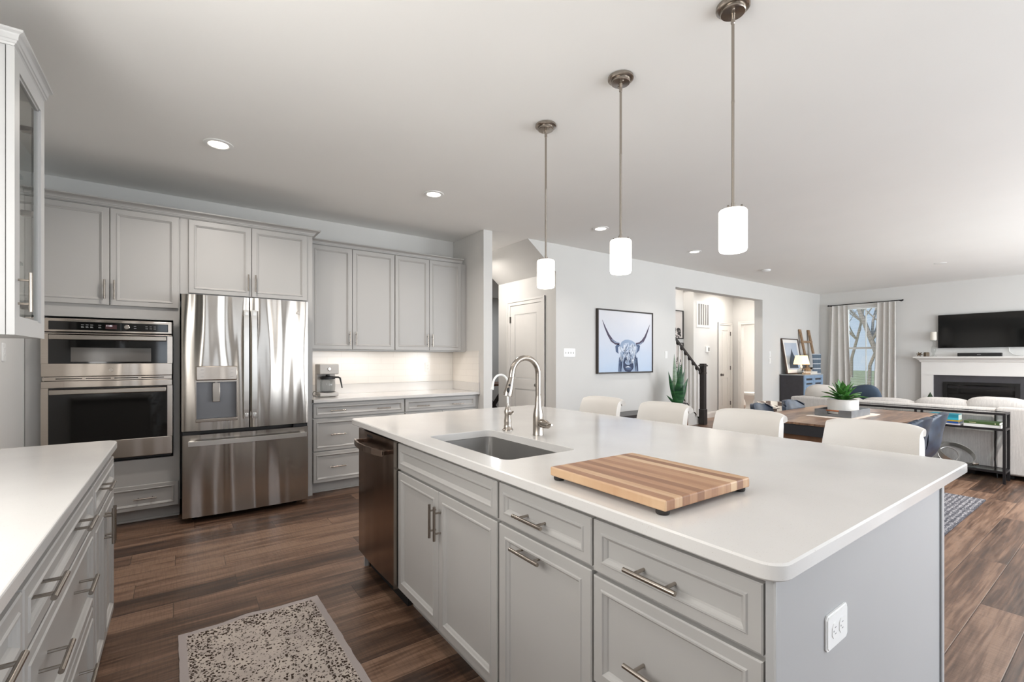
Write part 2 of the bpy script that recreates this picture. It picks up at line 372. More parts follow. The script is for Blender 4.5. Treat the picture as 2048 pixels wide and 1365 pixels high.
# ------------------------------------------------------------------ mesh helpers
class MB:
    """collects shapes into ONE mesh"""
    def __init__(s): s.bm = bmesh.new(); s.mi = 0; s.smooth = False
    def _fin(s, faces):
        for f in faces: f.material_index = s.mi; f.smooth = s.smooth
    def box(s, x0, x1, y0, y1, z0, z1, bev=0.0, seg=2):
        if x0 > x1: x0, x1 = x1, x0
        if y0 > y1: y0, y1 = y1, y0
        if z0 > z1: z0, z1 = z1, z0
        vs = [s.bm.verts.new(p) for p in ((x0,y0,z0),(x1,y0,z0),(x1,y1,z0),(x0,y1,z0),(x0,y0,z1),(x1,y0,z1),(x1,y1,z1),(x0,y1,z1))]
        fs = [s.bm.faces.new([vs[i] for i in q]) for q in ((3,2,1,0),(4,5,6,7),(0,1,5,4),(1,2,6,5),(2,3,7,6),(3,0,4,7))]
        s._fin(fs)
        if bev > 0:
            bev = min(bev, 0.49 * min(x1-x0, y1-y0, z1-z0))
            es = list({e for f in fs for e in f.edges})
            r = bmesh.ops.bevel(s.bm, geom=es + vs, offset=bev, segments=seg, profile=0.5, affect='EDGES', material=-1)
            for f in r['faces']: f.material_index = s.mi; f.smooth = True
        return s
    def quad(s, *p):
        s._fin([s.bm.faces.new([s.bm.verts.new(q) for q in p])]); return s
    def prism(s, pts, vec, smooth=False):
        """closed polygon pts (3D) extruded by vec"""
        vec = Vector(vec); a = [s.bm.verts.new(p) for p in pts]; b = [s.bm.verts.new(Vector(p) + vec) for p in pts]
        n = len(pts); fs = [s.bm.faces.new(a[::-1]), s.bm.faces.new(b)]
        for f in fs: f.material_index = s.mi
        for i in range(n):
            f = s.bm.faces.new((a[i], a[(i+1) % n], b[(i+1) % n], b[i])); f.material_index = s.mi; f.smooth = smooth
        return s
    def lathe(s, prof, c=(0, 0, 0), axis='Z', seg=28, close=True):
        """prof: list of (r, h)"""
        rings = []
        for r, h in prof:
            ring = []
            for i in range(seg):
                a = 2 * PI * i / seg; u, v = r * math.cos(a), r * math.sin(a)
                p = {'Z': (u, v, h), 'Y': (u, h, v), 'X': (h, u, v)}[axis]
                ring.append(s.bm.verts.new((c[0]+p[0], c[1]+p[1], c[2]+p[2])))
            rings.append(ring)
        for a, b in zip(rings, rings[1:]):
            for i in range(seg):
                f = s.bm.faces.new((a[i], a[(i+1) % seg], b[(i+1) % seg], b[i])); f.material_index = s.mi; f.smooth = True
        if close:
            for ring in (rings[0], rings[-1]):
                try: f = s.bm.faces.new(ring); f.material_index = s.mi
                except ValueError: pass
        return s
    def tube(s, pts, r, seg=10, cap=True, sy=1.0, up=None):
        """round tube along pts; r a number or a list"""
        pts = [Vector(p) for p in pts]; n = len(pts)
        rs = [r] * n if isinstance(r, (int, float)) else list(r)
        rings = []; prev = None
        for i, p in enumerate(pts):
            t = (pts[min(i+1, n-1)] - pts[max(i-1, 0)]).normalized()
            if prev is None:
                ref = Vector(up) if up else (Vector((0, 0, 1)) if abs(t.z) < 0.9 else Vector((1, 0, 0)))
                u = t.cross(ref).normalized()
            else:
                u = (prev - t * prev.dot(t)).normalized()
            v = t.cross(u); prev = u
            rings.append([s.bm.verts.new(p + (u * math.cos(2*PI*k/seg) + v * math.sin(2*PI*k/seg) * sy) * rs[i]) for k in range(seg)])
        for a, b in zip(rings, rings[1:]):
            for k in range(seg):
                f = s.bm.faces.new((a[k], a[(k+1) % seg], b[(k+1) % seg], b[k])); f.material_index = s.mi; f.smooth = True
        if cap:
            for ring in (rings[0][::-1], rings[-1]):
                f = s.bm.faces.new(ring); f.material_index = s.mi
        return s
    def sweep(s, prof, path, closed_prof=True, smooth=False):
        """prof: (out, z) section swept along a horizontal path of (x, y, nx, ny)"""
        rings = [[s.bm.verts.new((x + nx * o, y + ny * o, z)) for o, z in prof] for x, y, nx, ny in path]
        m = len(prof)
        for a, b in zip(rings, rings[1:]):
            for k in range(m if closed_prof else m - 1):
                f = s.bm.faces.new((a[k], a[(k+1) % m], b[(k+1) % m], b[k])); f.material_index = s.mi; f.smooth = smooth
        if closed_prof:
            for ring in (rings[0][::-1], rings[-1]):
                f = s.bm.faces.new(ring); f.material_index = s.mi
        return s
    def grid(s, fn, nu, nv, smooth=True, closeu=False):
        vs = [[s.bm.verts.new(fn(i / (nu if closeu else nu), j / nv)) for j in range(nv + 1)] for i in range(nu + (0 if closeu else 1))]
        N = len(vs)
        for i in range(nu):
            for j in range(nv):
                f = s.bm.faces.new((vs[i][j], vs[(i+1) % N][j], vs[(i+1) % N][j+1], vs[i][j+1])); f.material_index = s.mi; f.smooth = smooth
        return s
    def ell(s, c, r, nu=20, nv=12, pw=1.0, fn=None):
        """rounded blob (superellipsoid)"""
        def sg(v): return math.copysign(abs(v) ** pw, v)
        rings = []
        for j in range(1, nv):
            ph = -PI/2 + PI * j / nv
            ring = []
            for i in range(nu):
                th = 2 * PI * i / nu
                p = Vector((r[0]*sg(math.cos(ph))*sg(math.cos(th)), r[1]*sg(math.cos(ph))*sg(math.sin(th)), r[2]*sg(math.sin(ph))))
                if fn: p = fn(p)
                ring.append(s.bm.verts.new(Vector(c) + p))
            rings.append(ring)
        lo = s.bm.verts.new(Vector(c) + (fn(Vector((0, 0, -r[2]))) if fn else Vector((0, 0, -r[2]))))
        hi = s.bm.verts.new(Vector(c) + (fn(Vector((0, 0, r[2]))) if fn else Vector((0, 0, r[2]))))
        for a, b in zip(rings, rings[1:]):
            for i in range(nu):
                f = s.bm.faces.new((a[i], a[(i+1) % nu], b[(i+1) % nu], b[i])); f.smooth = True; f.material_index = s.mi
        for i in range(nu):
            f = s.bm.faces.new((lo, rings[0][(i+1) % nu], rings[0][i])); f.smooth = True; f.material_index = s.mi
            f = s.bm.faces.new((hi, rings[-1][i], rings[-1][(i+1) % nu])); f.smooth = True; f.material_index = s.mi
        return s
    def panel(s, o, U, N, wd, ht, t, prof):
        """framed door or drawer front; o = lower corner on the back plane, U width, N outward; prof = (inset, depth from the front)"""
        o = Vector(o); U = Vector(U); N = Vector(N); Z = Vector((0, 0, 1))
        def ring(ins, d): return [s.bm.verts.new(o + U * u + Z * z + N * d) for u, z in ((ins, ins), (wd-ins, ins), (wd-ins, ht-ins), (ins, ht-ins))]
        rs = [ring(0, 0), ring(0, t - 0.003), ring(0.003, t)] + [ring(i, t - d) for i, d in prof]
        flip = U.cross(Z).dot(N) < 0
        def face(v):
            f = s.bm.faces.new(v[::-1] if flip else v); f.material_index = s.mi
        for a, b in zip(rs, rs[1:]):
            for k in range(4): face([a[k], a[(k+1) % 4], b[(k+1) % 4], b[k]])
        face(rs[-1]); face(rs[0][::-1])
        return s
    def build(s, name, mat, parent=None, loc=None):
        me = bpy.data.meshes.new(name)
        if parent is not None and loc is None: off = Vector(parent.get('_o', (0, 0, 0)))
        else: off = Vector(loc or (0, 0, 0))
        bmesh.ops.recalc_face_normals(s.bm, faces=s.bm.faces)
        for e in s.bm.edges:
            if len(e.link_faces) == 2 and e.calc_face_angle(0.0) > 0.62: e.smooth = False
        if off.length: bmesh.ops.translate(s.bm, verts=s.bm.verts, vec=-off)
        s.bm.to_mesh(me); s.bm.free()
        for m in (mat if isinstance(mat, (list, tuple)) else [mat]): me.materials.append(m)
        o = bpy.data.objects.new(name, me); COL.objects.link(o)
        if parent is not None: o.parent = parent; o['_o'] = list(parent.get('_o', (0, 0, 0)))
        else: o.location = off; o['_o'] = list(off)
        return o
def tag(o, label, cat, group=None, kind=None):
    o['label'] = label; o['category'] = cat
    if group: o['group'] = group
    if kind: o['kind'] = kind
    return o
def thing(name, label, cat, loc, group=None, rz=0.0):
    """Empty at the base of a thing; parts are built in world coordinates (rz = 0) or about the origin of the thing"""
    o = bpy.data.objects.new(name, None); o.empty_display_size = 0.1; COL.objects.link(o)
    o.location = loc; o.rotation_euler = (0, 0, rz); o['_o'] = list(loc)
    return tag(o, label, cat, group)
def local_thing(name, label, cat, loc, group=None, rz=0.0):
    o = thing(name, label, cat, loc, group, rz); o['_o'] = [0, 0, 0]; return o
def struct(mb, name, mat):
    o = mb.build(name, mat); o['kind'] = 'structure'; return o
def dup(root, loc, rz, label, group=None):
    r = root.copy(); COL.objects.link(r); r.location = loc; r.rotation_euler = (0, 0, rz); r['label'] = label
    if group: r['group'] = group
    for ch in root.children:
        c = ch.copy(); COL.objects.link(c); c.parent = r
        for g in ch.children:
            d = g.copy(); COL.objects.link(d); d.parent = c
    return r
def text(s, size, loc, rot, mat, name, parent, depth=0.0006, align='CENTER'):
    cu = bpy.data.curves.new(name, 'FONT'); cu.body = s; cu.size = size; cu.extrude = depth; cu.align_x = align; cu.align_y = 'CENTER'
    tmp = bpy.data.objects.new(name + '_t', cu); COL.objects.link(tmp)
    me = bpy.data.meshes.new_from_object(tmp); bpy.data.objects.remove(tmp)
    me.materials.append(mat)
    me.transform(Matrix.Translation(Vector(loc) - Vector(parent.get('_o', (0, 0, 0)))) @ rot.to_4x4())
    o = bpy.data.objects.new(name, me); COL.objects.link(o); o.parent = parent; o['_o'] = list(parent.get('_o', (0, 0, 0)))
    return o
from mathutils import Euler
R_NEGY = Euler((PI/2, 0, 0)).to_matrix()          # text on a face that looks towards -Y
R_NEGX = Euler((PI/2, 0, -PI/2)).to_matrix()      # text on a face that looks towards -X
DOORP = [(0.036, 0.0), (0.039, -0.0035), (0.044, -0.0035), (0.047, 0.001), (0.054, 0.006), (0.057, 0.0105)]
DRAWP = [(0.028, 0.0), (0.031, -0.0035), (0.035, -0.0035), (0.038, 0.001), (0.044, 0.006), (0.047, 0.0105)]
FLATP = [(0.01, 0.0)]

# ------------------------------------------------------------------ the room
CZ = 2.785
WL, WK, WC, WR, WB = -0.885, 5.25, 4.54, 12.10, -2.40
b = MB(); b.box(WL - 0.2, 13.2, WB - 0.2, 10.0, -0.06, 0.0); struct(b, 'floor', M['floor'])
b = MB(); b.box(WL - 0.2, 13.2, WB - 0.2, 4.62, CZ, CZ + 0.1)
b.box(WL - 0.2, 2.97, 4.62, 5.45, CZ, CZ + 0.1); b.box(2.85, 3.52, 4.62, 10.0, CZ, CZ + 0.1); b.box(3.4, 6.9, 5.87, 10.0, CZ, CZ + 0.1)
b.box(8.75, 13.2, 4.62, 7.5, CZ, CZ + 0.1); b.box(6.0, 9.0, 4.54, 6.5, 4.3, 4.4); struct(b, 'ceiling', M['ceiling'])
b = MB(); b.box(WL - 0.12, WL, WB - 0.1, WK + 0.12, 0, CZ); struct(b, 'wall_left', M['wall'])
b = MB(); b.box(WL + 0.001, WL + 0.020, 0.28, 1.92, 1.06, 1.12); b.box(WL + 0.001, WL + 0.020, 0.28, 1.92, 2.12, 2.18); b.box(WL + 0.001, WL + 0.020, 0.28, 0.34, 1.12, 2.12); b.box(WL + 0.001, WL + 0.020, 1.86, 1.92, 1.12, 2.12); struct(b, 'window_9', M['trim'])  # frame of an added, unseen window on the solid left wall
b = MB(); b.box(WL, 2.85, WK, WK + 0.12, 0, CZ); struct(b, 'wall_kitchen', M['wall'])
b = MB(); b.box(2.851, 2.969, 4.52, 9.6, 0, CZ); struct(b, 'wall_return', M['wall'])
# dining wall with the cased opening to the foyer; its left end follows the slope under the stairs
b = MB()
OX0, OX1, OZ, T = 6.542, 9.40, 2.458, 0.16
b.prism([(3.973, WC, 0), (OX0, WC, 0), (OX0, WC, CZ), (3.51, WC, CZ), (3.973, WC, 2.42)], (0, T, 0))
b.box(OX0, OX1, WC, WC + T, OZ, CZ); b.box(OX1, WR + 0.1, WC, WC + T, 0, CZ)
struct(b, 'wall_dining', M['wall'])
# sloping underside of the stairs over the hall
b = MB(); b.prism([(3.51, WC + T, CZ), (3.973, WC + T, 2.42), (4.10, WC + T, 2.42), (4.10, WC + T, CZ)], (0, 5.87 - WC - T, 0)); struct(b, 'wall_stair_underside', M['wall'])
b = MB(); b.box(3.973, 4.09, WC + T, 5.87, 0, 2.42); struct(b, 'wall_hall', M['wall'])
b = MB(); b.box(2.969, 9.0, 9.5, 9.62, 0, CZ); struct(b, 'wall_study', M['wall'])
b = MB(); b.box(4.09, 6.9, 5.87, 5.97, 0, CZ); b.box(6.80, 6.90, 5.97, 9.6, 0, CZ); struct(b, 'wall_study_right', M['wall'])
# far wall with window opening and the fireplace
WY0, WY1, WZ0, WZ1 = 3.30, 4.04, 0.64, 2.44
b = MB(); b.box(WR, WR + 0.16, WY1, WC + T, 0, CZ); b.box(WR, WR + 0.16, WB, WY0, 0, CZ); b.box(WR, WR + 0.16, WY0, WY1, 0, WZ0); b.box(WR, WR + 0.16, WY0, WY1, WZ1, CZ)
struct(b, 'wall_right', M['wall'])
# wall behind the camera with glazed openings
ops = [(-0.4, 1.2, 1.0, 2.15), (1.9, 4.3, 0.05, 2.3), (5.4, 7.8, 0.5, 2.3), (8.8, 11.2, 0.5, 2.3)]
b = MB(); x = WL
for x0, x1, z0, z1 in ops:
    b.box(x, x0, WB - 0.12, WB, 0, CZ); b.box(x0, x1, WB - 0.12, WB, 0, z0); b.box(x0, x1, WB - 0.12, WB, z1, CZ); x = x1
b.box(x, WR, WB - 0.12, WB, 0, CZ); struct(b, 'wall_rear', M['wall'])
for i, (x0, x1, z0, z1) in enumerate(ops):
    b = MB(); f = 0.06
    b.box(x0, x1, WB - 0.10, WB - 0.03, z0, z0 + f); b.box(x0, x1, WB - 0.10, WB - 0.03, z1 - f, z1)
    n = 2 if x1 - x0 < 2 else 3
    for k in range(n + 1):
        xx = x0 + (x1 - x0 - f) * k / n; b.box(xx, xx + f, WB - 0.10, WB - 0.03, z0 + f, z1 - f)
    o = struct(b, 'window_%d' % (i + 2), M['trim'])
# foyer: wall with the return-air grille, stairwell wall, powder room
VY = 5.68
b = MB(); b.box(8.813, 9.80, VY, VY + 0.12, 0, CZ); b.box(9.80, 10.30, VY, VY + 0.12, 2.06, CZ); b.box(10.30, 10.38, VY, VY + 0.12, 0, CZ); struct(b, 'wall_foyer', M['wall'])
b = MB(); b.box(8.813, 8.93, WC + T, 5.92, CZ + 0.1, 4.3); b.box(6.30, 6.42, WC + T, 5.86, 0, 4.3); b.box(6.30, 8.93, WC, WC + T, CZ + 0.101, 4.3); b.box(6.42, 8.813, 5.92, 5.968, 0, 4.3); b.box(8.813, 8.93, VY + 0.12, 5.968, 0, CZ); struct(b, 'wall_stairwell', M['wall'])
PX = 10.38
b = MB(); b.box(PX, PX + 0.12, 5.515, 7.4, 0, CZ); b.box(PX, PX + 0.12, 4.75, 5.515, 2.08, CZ); b.box(PX, PX + 0.12, WC + T, 4.75, 0, CZ)
struct(b, 'wall_powder_room', M['wall'])
b = MB(); b.box(12.75, 12.87, WC + T, 7.4, 0, CZ); b.box(PX, 12.87, 7.3, 7.4, 0, CZ); struct(b, 'wall_powder_room_far', M['wall'])
# door casings and baseboards
def casing(name, P, U, N, w_, h_, cw=0.075, mat='trim'):
    """three flat boards with a stepped edge round an opening; P lower corner, U along, N out"""
    b = MB(); P = Vector(P); U = Vector(U); N = Vector(N); Z = Vector((0, 0, 1))
    for t0, t1, d in ((0.0, cw, 0.014), (cw * 0.62, cw, 0.022)):
        pts = [(-t0, 0), (-t0, h_ + t0), (w_ + t0, h_ + t0), (w_ + t0, 0), (w_ + t1, 0), (w_ + t1, h_ + t1), (-t1, h_ + t1), (-t1, 0)]
        b.prism([P + U * u + Z * z for u, z in pts], N * d)
    return struct(b, name, M[mat])
casing('trim_1', (3.973, 4.83, 0), (0, 1, 0), (-1, 0, 0), 0.72, 2.065)
casing('trim_2', (9.80, VY, 0), (1, 0, 0), (0, -1, 0), 0.46, 2.05, 0.06)
casing('trim_3', (PX, 5.48, 0), (0, -1, 0), (-1, 0, 0), 0.73, 2.07, 0.07)
def base(name, segs, h_=0.13):
    b = MB()
    for (x0, y0, x1, y1, nx, ny) in segs:
        b.sweep([(0, 0), (0.016, 0), (0.016, h_ * 0.72), (0.011, h_ * 0.80), (0.011, h_ * 0.92), (0.004, h_), (0, h_)], [(x0, y0, nx, ny), (x1, y1, nx, ny)])
    return struct(b, name, M['trim'])
base('baseboard_dining', [(3.99, WC, OX0, WC, 0, -1), (OX1, WC, WR, WC, 0, -1)])
base('baseboard_right', [(WR, WB, WR, 1.1, -1, 0), (WR, 2.72, WR, WC, -1, 0)])
base('baseboard_foyer', [(8.83, VY, 9.74, VY, 0, -1), (PX, 7.2, PX, 5.6, -1, 0), (12.75, 4.8, 12.75, 7.2, -1, 0)])
base('baseboard_hall', [(3.973, 4.72, 3.973, 4.55, -1, 0), (2.969, 4.6, 2.969, 9.4, 1, 0), (3.973, 5.86, 3.973, 5.64, -1, 0), (3.0, 9.5, 8.9, 9.5, 0, -1)])

def six_panel_door(name, P, U, N, w_, h_, knob_u, hinges_u, panels):
    """painted panel door; panels = (z0, z1) fields"""
    b = MB(); P = Vector(P); U = Vector(U); N = Vector(N); Z = Vector((0, 0, 1)); s_ = 0.105
    def bx(u0, u1, z0, z1, d0, d1):
        pts = [P + U*u + Z*z + N*d0 for u, z in ((u0, z0), (u1, z0), (u1, z1), (u0, z1))]; b.prism(pts, N * (d1 - d0))
    bx(0, w_, 0.008, h_, -0.035, -0.010)
    zs = [0.008] + [q for p in panels for q in p] + [h_]
    bx(0, s_, 0.008, h_, -0.010, 0); bx(w_ - s_, w_, 0.008, h_, -0.010, 0)
    for i in range(0, len(zs), 2): bx(s_, w_ - s_, zs[i], zs[i+1], -0.010, 0)
    for z0, z1 in panels:
        b.panel(P + U * (s_ + 0.02) + Z * (z0 + 0.02) - N * 0.010, U, N, w_ - 2*s_ - 0.04, z1 - z0 - 0.04, 0.006, [(0.02, 0.0)])
    o = struct(b, name, M['trim'])
    k = MB(); c = P + U * knob_u + Z * 0.93
    pr = [(0.0, 0.062), (0.018, 0.060), (0.027, 0.050), (0.027, 0.040), (0.012, 0.030), (0.010, 0.010), (0.030, 0.008), (0.030, 0.0)]
    ax = 'X' if abs(N.x) > 0.5 else 'Y'; sg = N.x + N.y
    k.lathe([(r, h * sg) for r, h in pr], c, ax, 16); k.build('door_knob', M['pebble_metal'], o)
    for z in (0.28, 1.08, 1.86):
        h = MB(); c = P + U * hinges_u + Z * z
        h.box(c.x - 0.012, c.x + 0.012, c.y - 0.012, c.y + 0.012, z - 0.045, z + 0.045); h.build('hinge', M['pebble_metal'], o)
    return o
M['pebble_metal'] = pbr('satin_metal', (120, 116, 112), 0.35, metal=0.9)
six_panel_door('door_1', (3.968, 4.83, 0), (0, 1, 0), (-1, 0, 0), 0.72, 2.06, 0.07, 0.715, [(0.22, 0.86), (1.00, 1.93)])
six_panel_door('door_2', (9.805, VY - 0.004, 0), (1, 0, 0), (0, -1, 0), 0.45, 2.045, 0.07, 0.448, [(0.22, 0.86), (1.00, 1.93)])
# powder-room door frame inside
b = MB(); b.box(PX, PX + 0.12, 5.49, 5.515, 0, 2.08); b.box(PX, PX + 0.12, 4.75, 4.775, 0, 2.08); b.box(PX, PX + 0.12, 4.775, 5.49, 2.055, 2.08); struct(b, 'trim_4', M['trim'])

# window in the far wall
b = MB(); f = 0.05
X0, X1 = WR + 0.03, WR + 0.10
b.box(X0, X1, WY0, WY0 + f, WZ0, WZ1); b.box(X0, X1, WY1 - f, WY1, WZ0, WZ1); b.box(X0, X1, WY0 + f, WY1 - f, WZ1 - f, WZ1); b.box(X0, X1, WY0 + f, WY1 - f, WZ0, WZ0 + f)
b.box(X0 - 0.01, X1, WY0 + f, WY1 - f, 1.50, 1.545)
ym = (WY0 + WY1) / 2
b.box(X0 + 0.03, X0 + 0.045, ym - 0.009, ym + 0.009, WZ0 + f, WZ1 - f)
win = struct(b, 'window_1', M['trim'])
b = MB(); b.box(X0 + 0.035, X0 + 0.039, WY0 + f, WY1 - f, WZ0 + f, WZ1 - f); b.build('glass_pane', M['glass'], win)
b = MB(); b.box(WR - 0.045, WR + 0.03, WY0 - 0.04, WY1 + 0.04, WZ0 - 0.03, WZ0, 0.006); b.box(WR - 0.014, WR, WY0 - 0.02, WY1 + 0.02, WZ0 - 0.10, WZ0 - 0.03); b.build('window_sill', M['trim'], win)
b = MB(); b.box(WR - 0.014, WR, WY0 - 0.07, WY0, WZ0, WZ1 + 0.07); b.box(WR - 0.014, WR, WY1, WY1 + 0.07, WZ0, WZ1 + 0.07); b.box(WR - 0.014, WR, WY0, WY1, WZ1, WZ1 + 0.07); b.build('window_casing', M['trim'], win)
t = thing('window_blind', 'fine white horizontal blind slats open across the far window', 'blind', (WR + 0.02, ym, WZ1 - 0.03))
b = MB(); b.box(WR + 0.001, WR + 0.028, WY0 + 0.01, WY1 - 0.01, WZ1 - 0.04, WZ1 - 0.002); b.build('headrail', M['white'], t)
b = MB()
for i in range(70):
    z = WZ1 - 0.05 - i * 0.0245; b.box(WR + 0.003, WR + 0.026, WY0 + 0.012, WY1 - 0.012, z, z + 0.0009)
b.build('slats', M['white'], t)['kind'] = 'stuff'

# ------------------------------------------------------------------ outdoors beyond the far window
b = MB(); b.box(12.4, 80, -30, 45, -0.5, -0.42); struct(b, 'ground', M['lawn'])
def tree(label, x, y, z0, h_, seed, lean=0.0, r0=0.16):
    rnd = random.Random(seed); b = MB()
    def br(p, d, L, r, lv):
        pts = [p.copy()]; rs = [r]; n = 4
        for i in range(n):
            d = (d + Vector((rnd.uniform(-.22, .22), rnd.uniform(-.28, .28), rnd.uniform(-.08, .12)))).normalized()
            p = p + d * (L / n); pts.append(p.copy()); rs.append(r * (1 - 0.40 * (i+1) / n))
            if lv < 4 and i > 0:
                for q in range(2 if lv else 4):
                    a = rnd.uniform(0, 2*PI); dd = (d + Vector((math.cos(a), math.sin(a), rnd.uniform(-.1, .5))) * rnd.uniform(.8, 1.4)).normalized()
                    if lv < 3 or rnd.random() < 0.7: br(p, dd, L * rnd.uniform(.5, .72), rs[-1] * .58, lv + 1)
        b.tube(pts, rs, 5 if lv < 2 else 3, cap=False)
    br(Vector((x, y, z0)), Vector((0.02, lean, 1)).normalized(), h_, r0, 0)
    return tag(b.build('bare_tree', M['bark'], None, (x, y, z0)), label, 'tree')
tree('thick bare tree leaning across the top half of the far window', 18.5, 4.7, -0.42, 5.0, 5, 0.20, 0.10)
tree('thin bare tree standing low in the middle of the far window', 33.0, 9.8, -0.42, 5.2, 9, 0.05, 0.10)
tree('slender bare tree at the left side of the far window', 50.0, 16.2, -0.42, 7.0, 12, -0.10, 0.14)

# ------------------------------------------------------------------ kitchen: cabinets
def pull(parent, c, D, N, L=0.145, r=0.006, so=0.031, name='handle'):
    """round bar pull centred at c on the face; D along the bar, N outward"""
    c = Vector(c); D = Vector(D); N = Vector(N); b = MB()
    a = c + N * so
    b.tube([a - D * L/2, a + D * L/2], r, 12)
    for s in (-1, 1):
        p = c + D * s * L * 0.30; b.tube([p - N * 0.0005, p + N * so], r * 0.72, 8)
    return b.build(name, M['nickel'], parent)
ZV = (0, 0, 1)
def front(parent, name, face, a0, a1, z0, z1, side, t=0.019, handles=(), vertical=False, prof=None, L=0.145):
    """door or drawer front. side '-Y' (face at y), '-X' or '+X' (face at x); a0..a1 along the run"""
    if side == '-Y': o, U, N = (a0, face + t, z0), (1, 0, 0), (0, -1, 0)
    elif side == '-X': o, U, N = (face + t, a0, z0), (0, 1, 0), (-1, 0, 0)
    else: o, U, N = (face - t, a0, z0), (0, 1, 0), (1, 0, 0)
    b = MB(); b.panel(o, U, N, a1 - a0, z1 - z0, t, prof or (DRAWP if z1 - z0 < 0.33 else DOORP))
    p = b.build(name, M['cab'], parent)
    for h in handles:
        a, z = h
        c = (a, face, z) if side == '-Y' else (face, a, z)
        depth = 0.0105 if (a0 + .05 < a < a1 - .05 and z0 + .05 < z < z1 - .05) else 0.0
        c = tuple(v - n * depth for v, n in zip(c, N))
        pull(p, c, ZV if vertical else U, N, L, so=0.031 + depth)
    return p

# oven tower: cabinet of its own with doors above and a drawer below
FY = 4.62
t = thing('oven_cabinet', 'tall grey cabinet that holds the two built-in ovens left of the refrigerator', 'cabinet', (-0.42, 4.93, 0))
b = MB()
b.box(WL + 0.003, 0.002, FY + 0.02, WK - 0.002, 1.60, 2.44); b.box(WL + 0.003, -0.80, FY + 0.02, WK - 0.002, 0.50, 1.60); b.box(-0.04, 0.002, FY + 0.02, WK - 0.002, 0.50, 1.60)
b.box(WL + 0.003, 0.002, FY + 0.02, WK - 0.002, 0.105, 0.50)
b.build('body', M['cab'], t)
front(t, 'door', FY, -0.845, -0.431, 1.697, 2.436, '-Y', handles=[(-0.456, 1.812)], vertical=True)
front(t, 'door', FY, -0.427, -0.006, 1.697, 2.436, '-Y', handles=[(-0.400, 1.812)], vertical=True)
front(t, 'drawer', FY, -0.845, -0.006, 0.108, 0.302, '-Y', handles=[(-0.217, 0.199)], prof=DRAWP)
b = MB(); b.box(WL + 0.003, 0.002, FY + 0.093, FY + 0.107, 0, 0.105); b.box(WL + 0.003, 0.002, FY + 0.075, FY + 0.093, 0, 0.018, 0.006); b.build('toe_kick', M['cab'], t)

# wall ovens
OY = 4.60
t = thing('wall_oven', 'stainless double wall oven, microwave above and black glass oven below', 'oven', (-0.42, 4.9, 0.5))
b = MB(); b.box(-0.785, -0.055, OY + 0.03, 5.15, 0.515, 1.58); b.build('casing', M['black'], t)
b = MB(); b.box(-0.795, -0.045, OY - 0.005, OY + 0.045, 1.484, 1.583, 0.006); b.build('control_frame', M['steelo'], t)
cp = MB(); cp.box(-0.757, -0.073, OY - 0.008, OY, 1.500, 1.562, 0.003); cp = cp.build('control_panel', M['blackgloss'], t)
b = MB()
for x in (-0.585, -0.56, -0.535, -0.49): b.box(x, x + 0.016, OY - 0.0088, OY - 0.008, 1.538, 1.541); b.box(x, x + 0.014, OY - 0.0088, OY - 0.008, 1.524, 1.527); b.box(x, x + 0.017, OY - 0.0088, OY - 0.008, 1.518, 1.5205)
for x in (-0.285, -0.215, -0.19, -0.165): b.box(x, x + 0.014, OY - 0.0088, OY - 0.008, 1.538, 1.541); b.box(x, x + 0.015, OY - 0.0088, OY - 0.008, 1.522, 1.525)
b.build('legend_print', M['marks'], cp)
b = MB(); b.lathe([(0.017, 0), (0.017, -0.012), (0.013, -0.014)], (-0.325, OY - 0.008, 1.531), 'Y', 20); b.build('dial', M['nickel'], cp)
b = MB(); b.box(-0.45, -0.385, OY - 0.0086, OY - 0.0078, 1.514, 1.545); b.build('display', M['redled'], cp)
text('11:05', 0.016, (-0.428, OY - 0.0090, 1.537), R_NEGY, M['digits'], 'display_digits', cp)
def oven_door(z0, z1, g0, g1, hz, name, gx0=-0.757, gx1=-0.078):
    b = MB(); y0, y1 = OY - 0.012, OY + 0.03
    b.box(-0.795, -0.045, y0, y1, z0, g0, 0.004); b.box(-0.795, -0.045, y0, y1, g1, z1, 0.004)
    b.box(-0.795, gx0, y0, y1, g0, g1); b.box(gx1, -0.045, y0, y1, g0, g1)
    d = b.build(name, M['steelo'], t)
    b = MB(); b.box(gx0, gx1, y0 + 0.003, y0 + 0.012, g0, g1); b.build('window', M['blackgloss'], d)
    b = MB(); b.box(gx0 + 0.01, gx1 - 0.005, y0 - 0.052, y0 - 0.034, hz - 0.017, hz + 0.017, 0.005)
    for x in (gx0 + 0.03, gx1 - 0.03): b.box(x - 0.012, x + 0.012, y0 - 0.036, y0 + 0.004, hz - 0.010, hz + 0.010, 0.003)
    b.build('handle', M['nickel'], d)
    return d
d1 = oven_door(1.160, 1.478, 1.255, 1.468, 1.445, 'microwave_door')
d2 = oven_door(0.535, 1.128, 0.675, 1.078, 1.050, 'oven_door')
b = MB(); b.box(-0.79, -0.05, OY - 0.004, OY + 0.03, 1.131, 1.157); b.build('vent_strip', M['steelo'], t)
b = MB()
for i in range(4): b.box(-0.72 + i * 0.16, -0.58 + i * 0.16, OY - 0.006, OY - 0.003, 1.141, 1.147)
b.build('slot_pattern', M['dark'], t)
b = MB(); b.box(-0.64, -0.18, OY - 0.0095, OY - 0.0085, 1.268, 1.372); b.build('inner_mesh', pbr('grey_window_screen', (92, 88, 84), 0.12), d1)
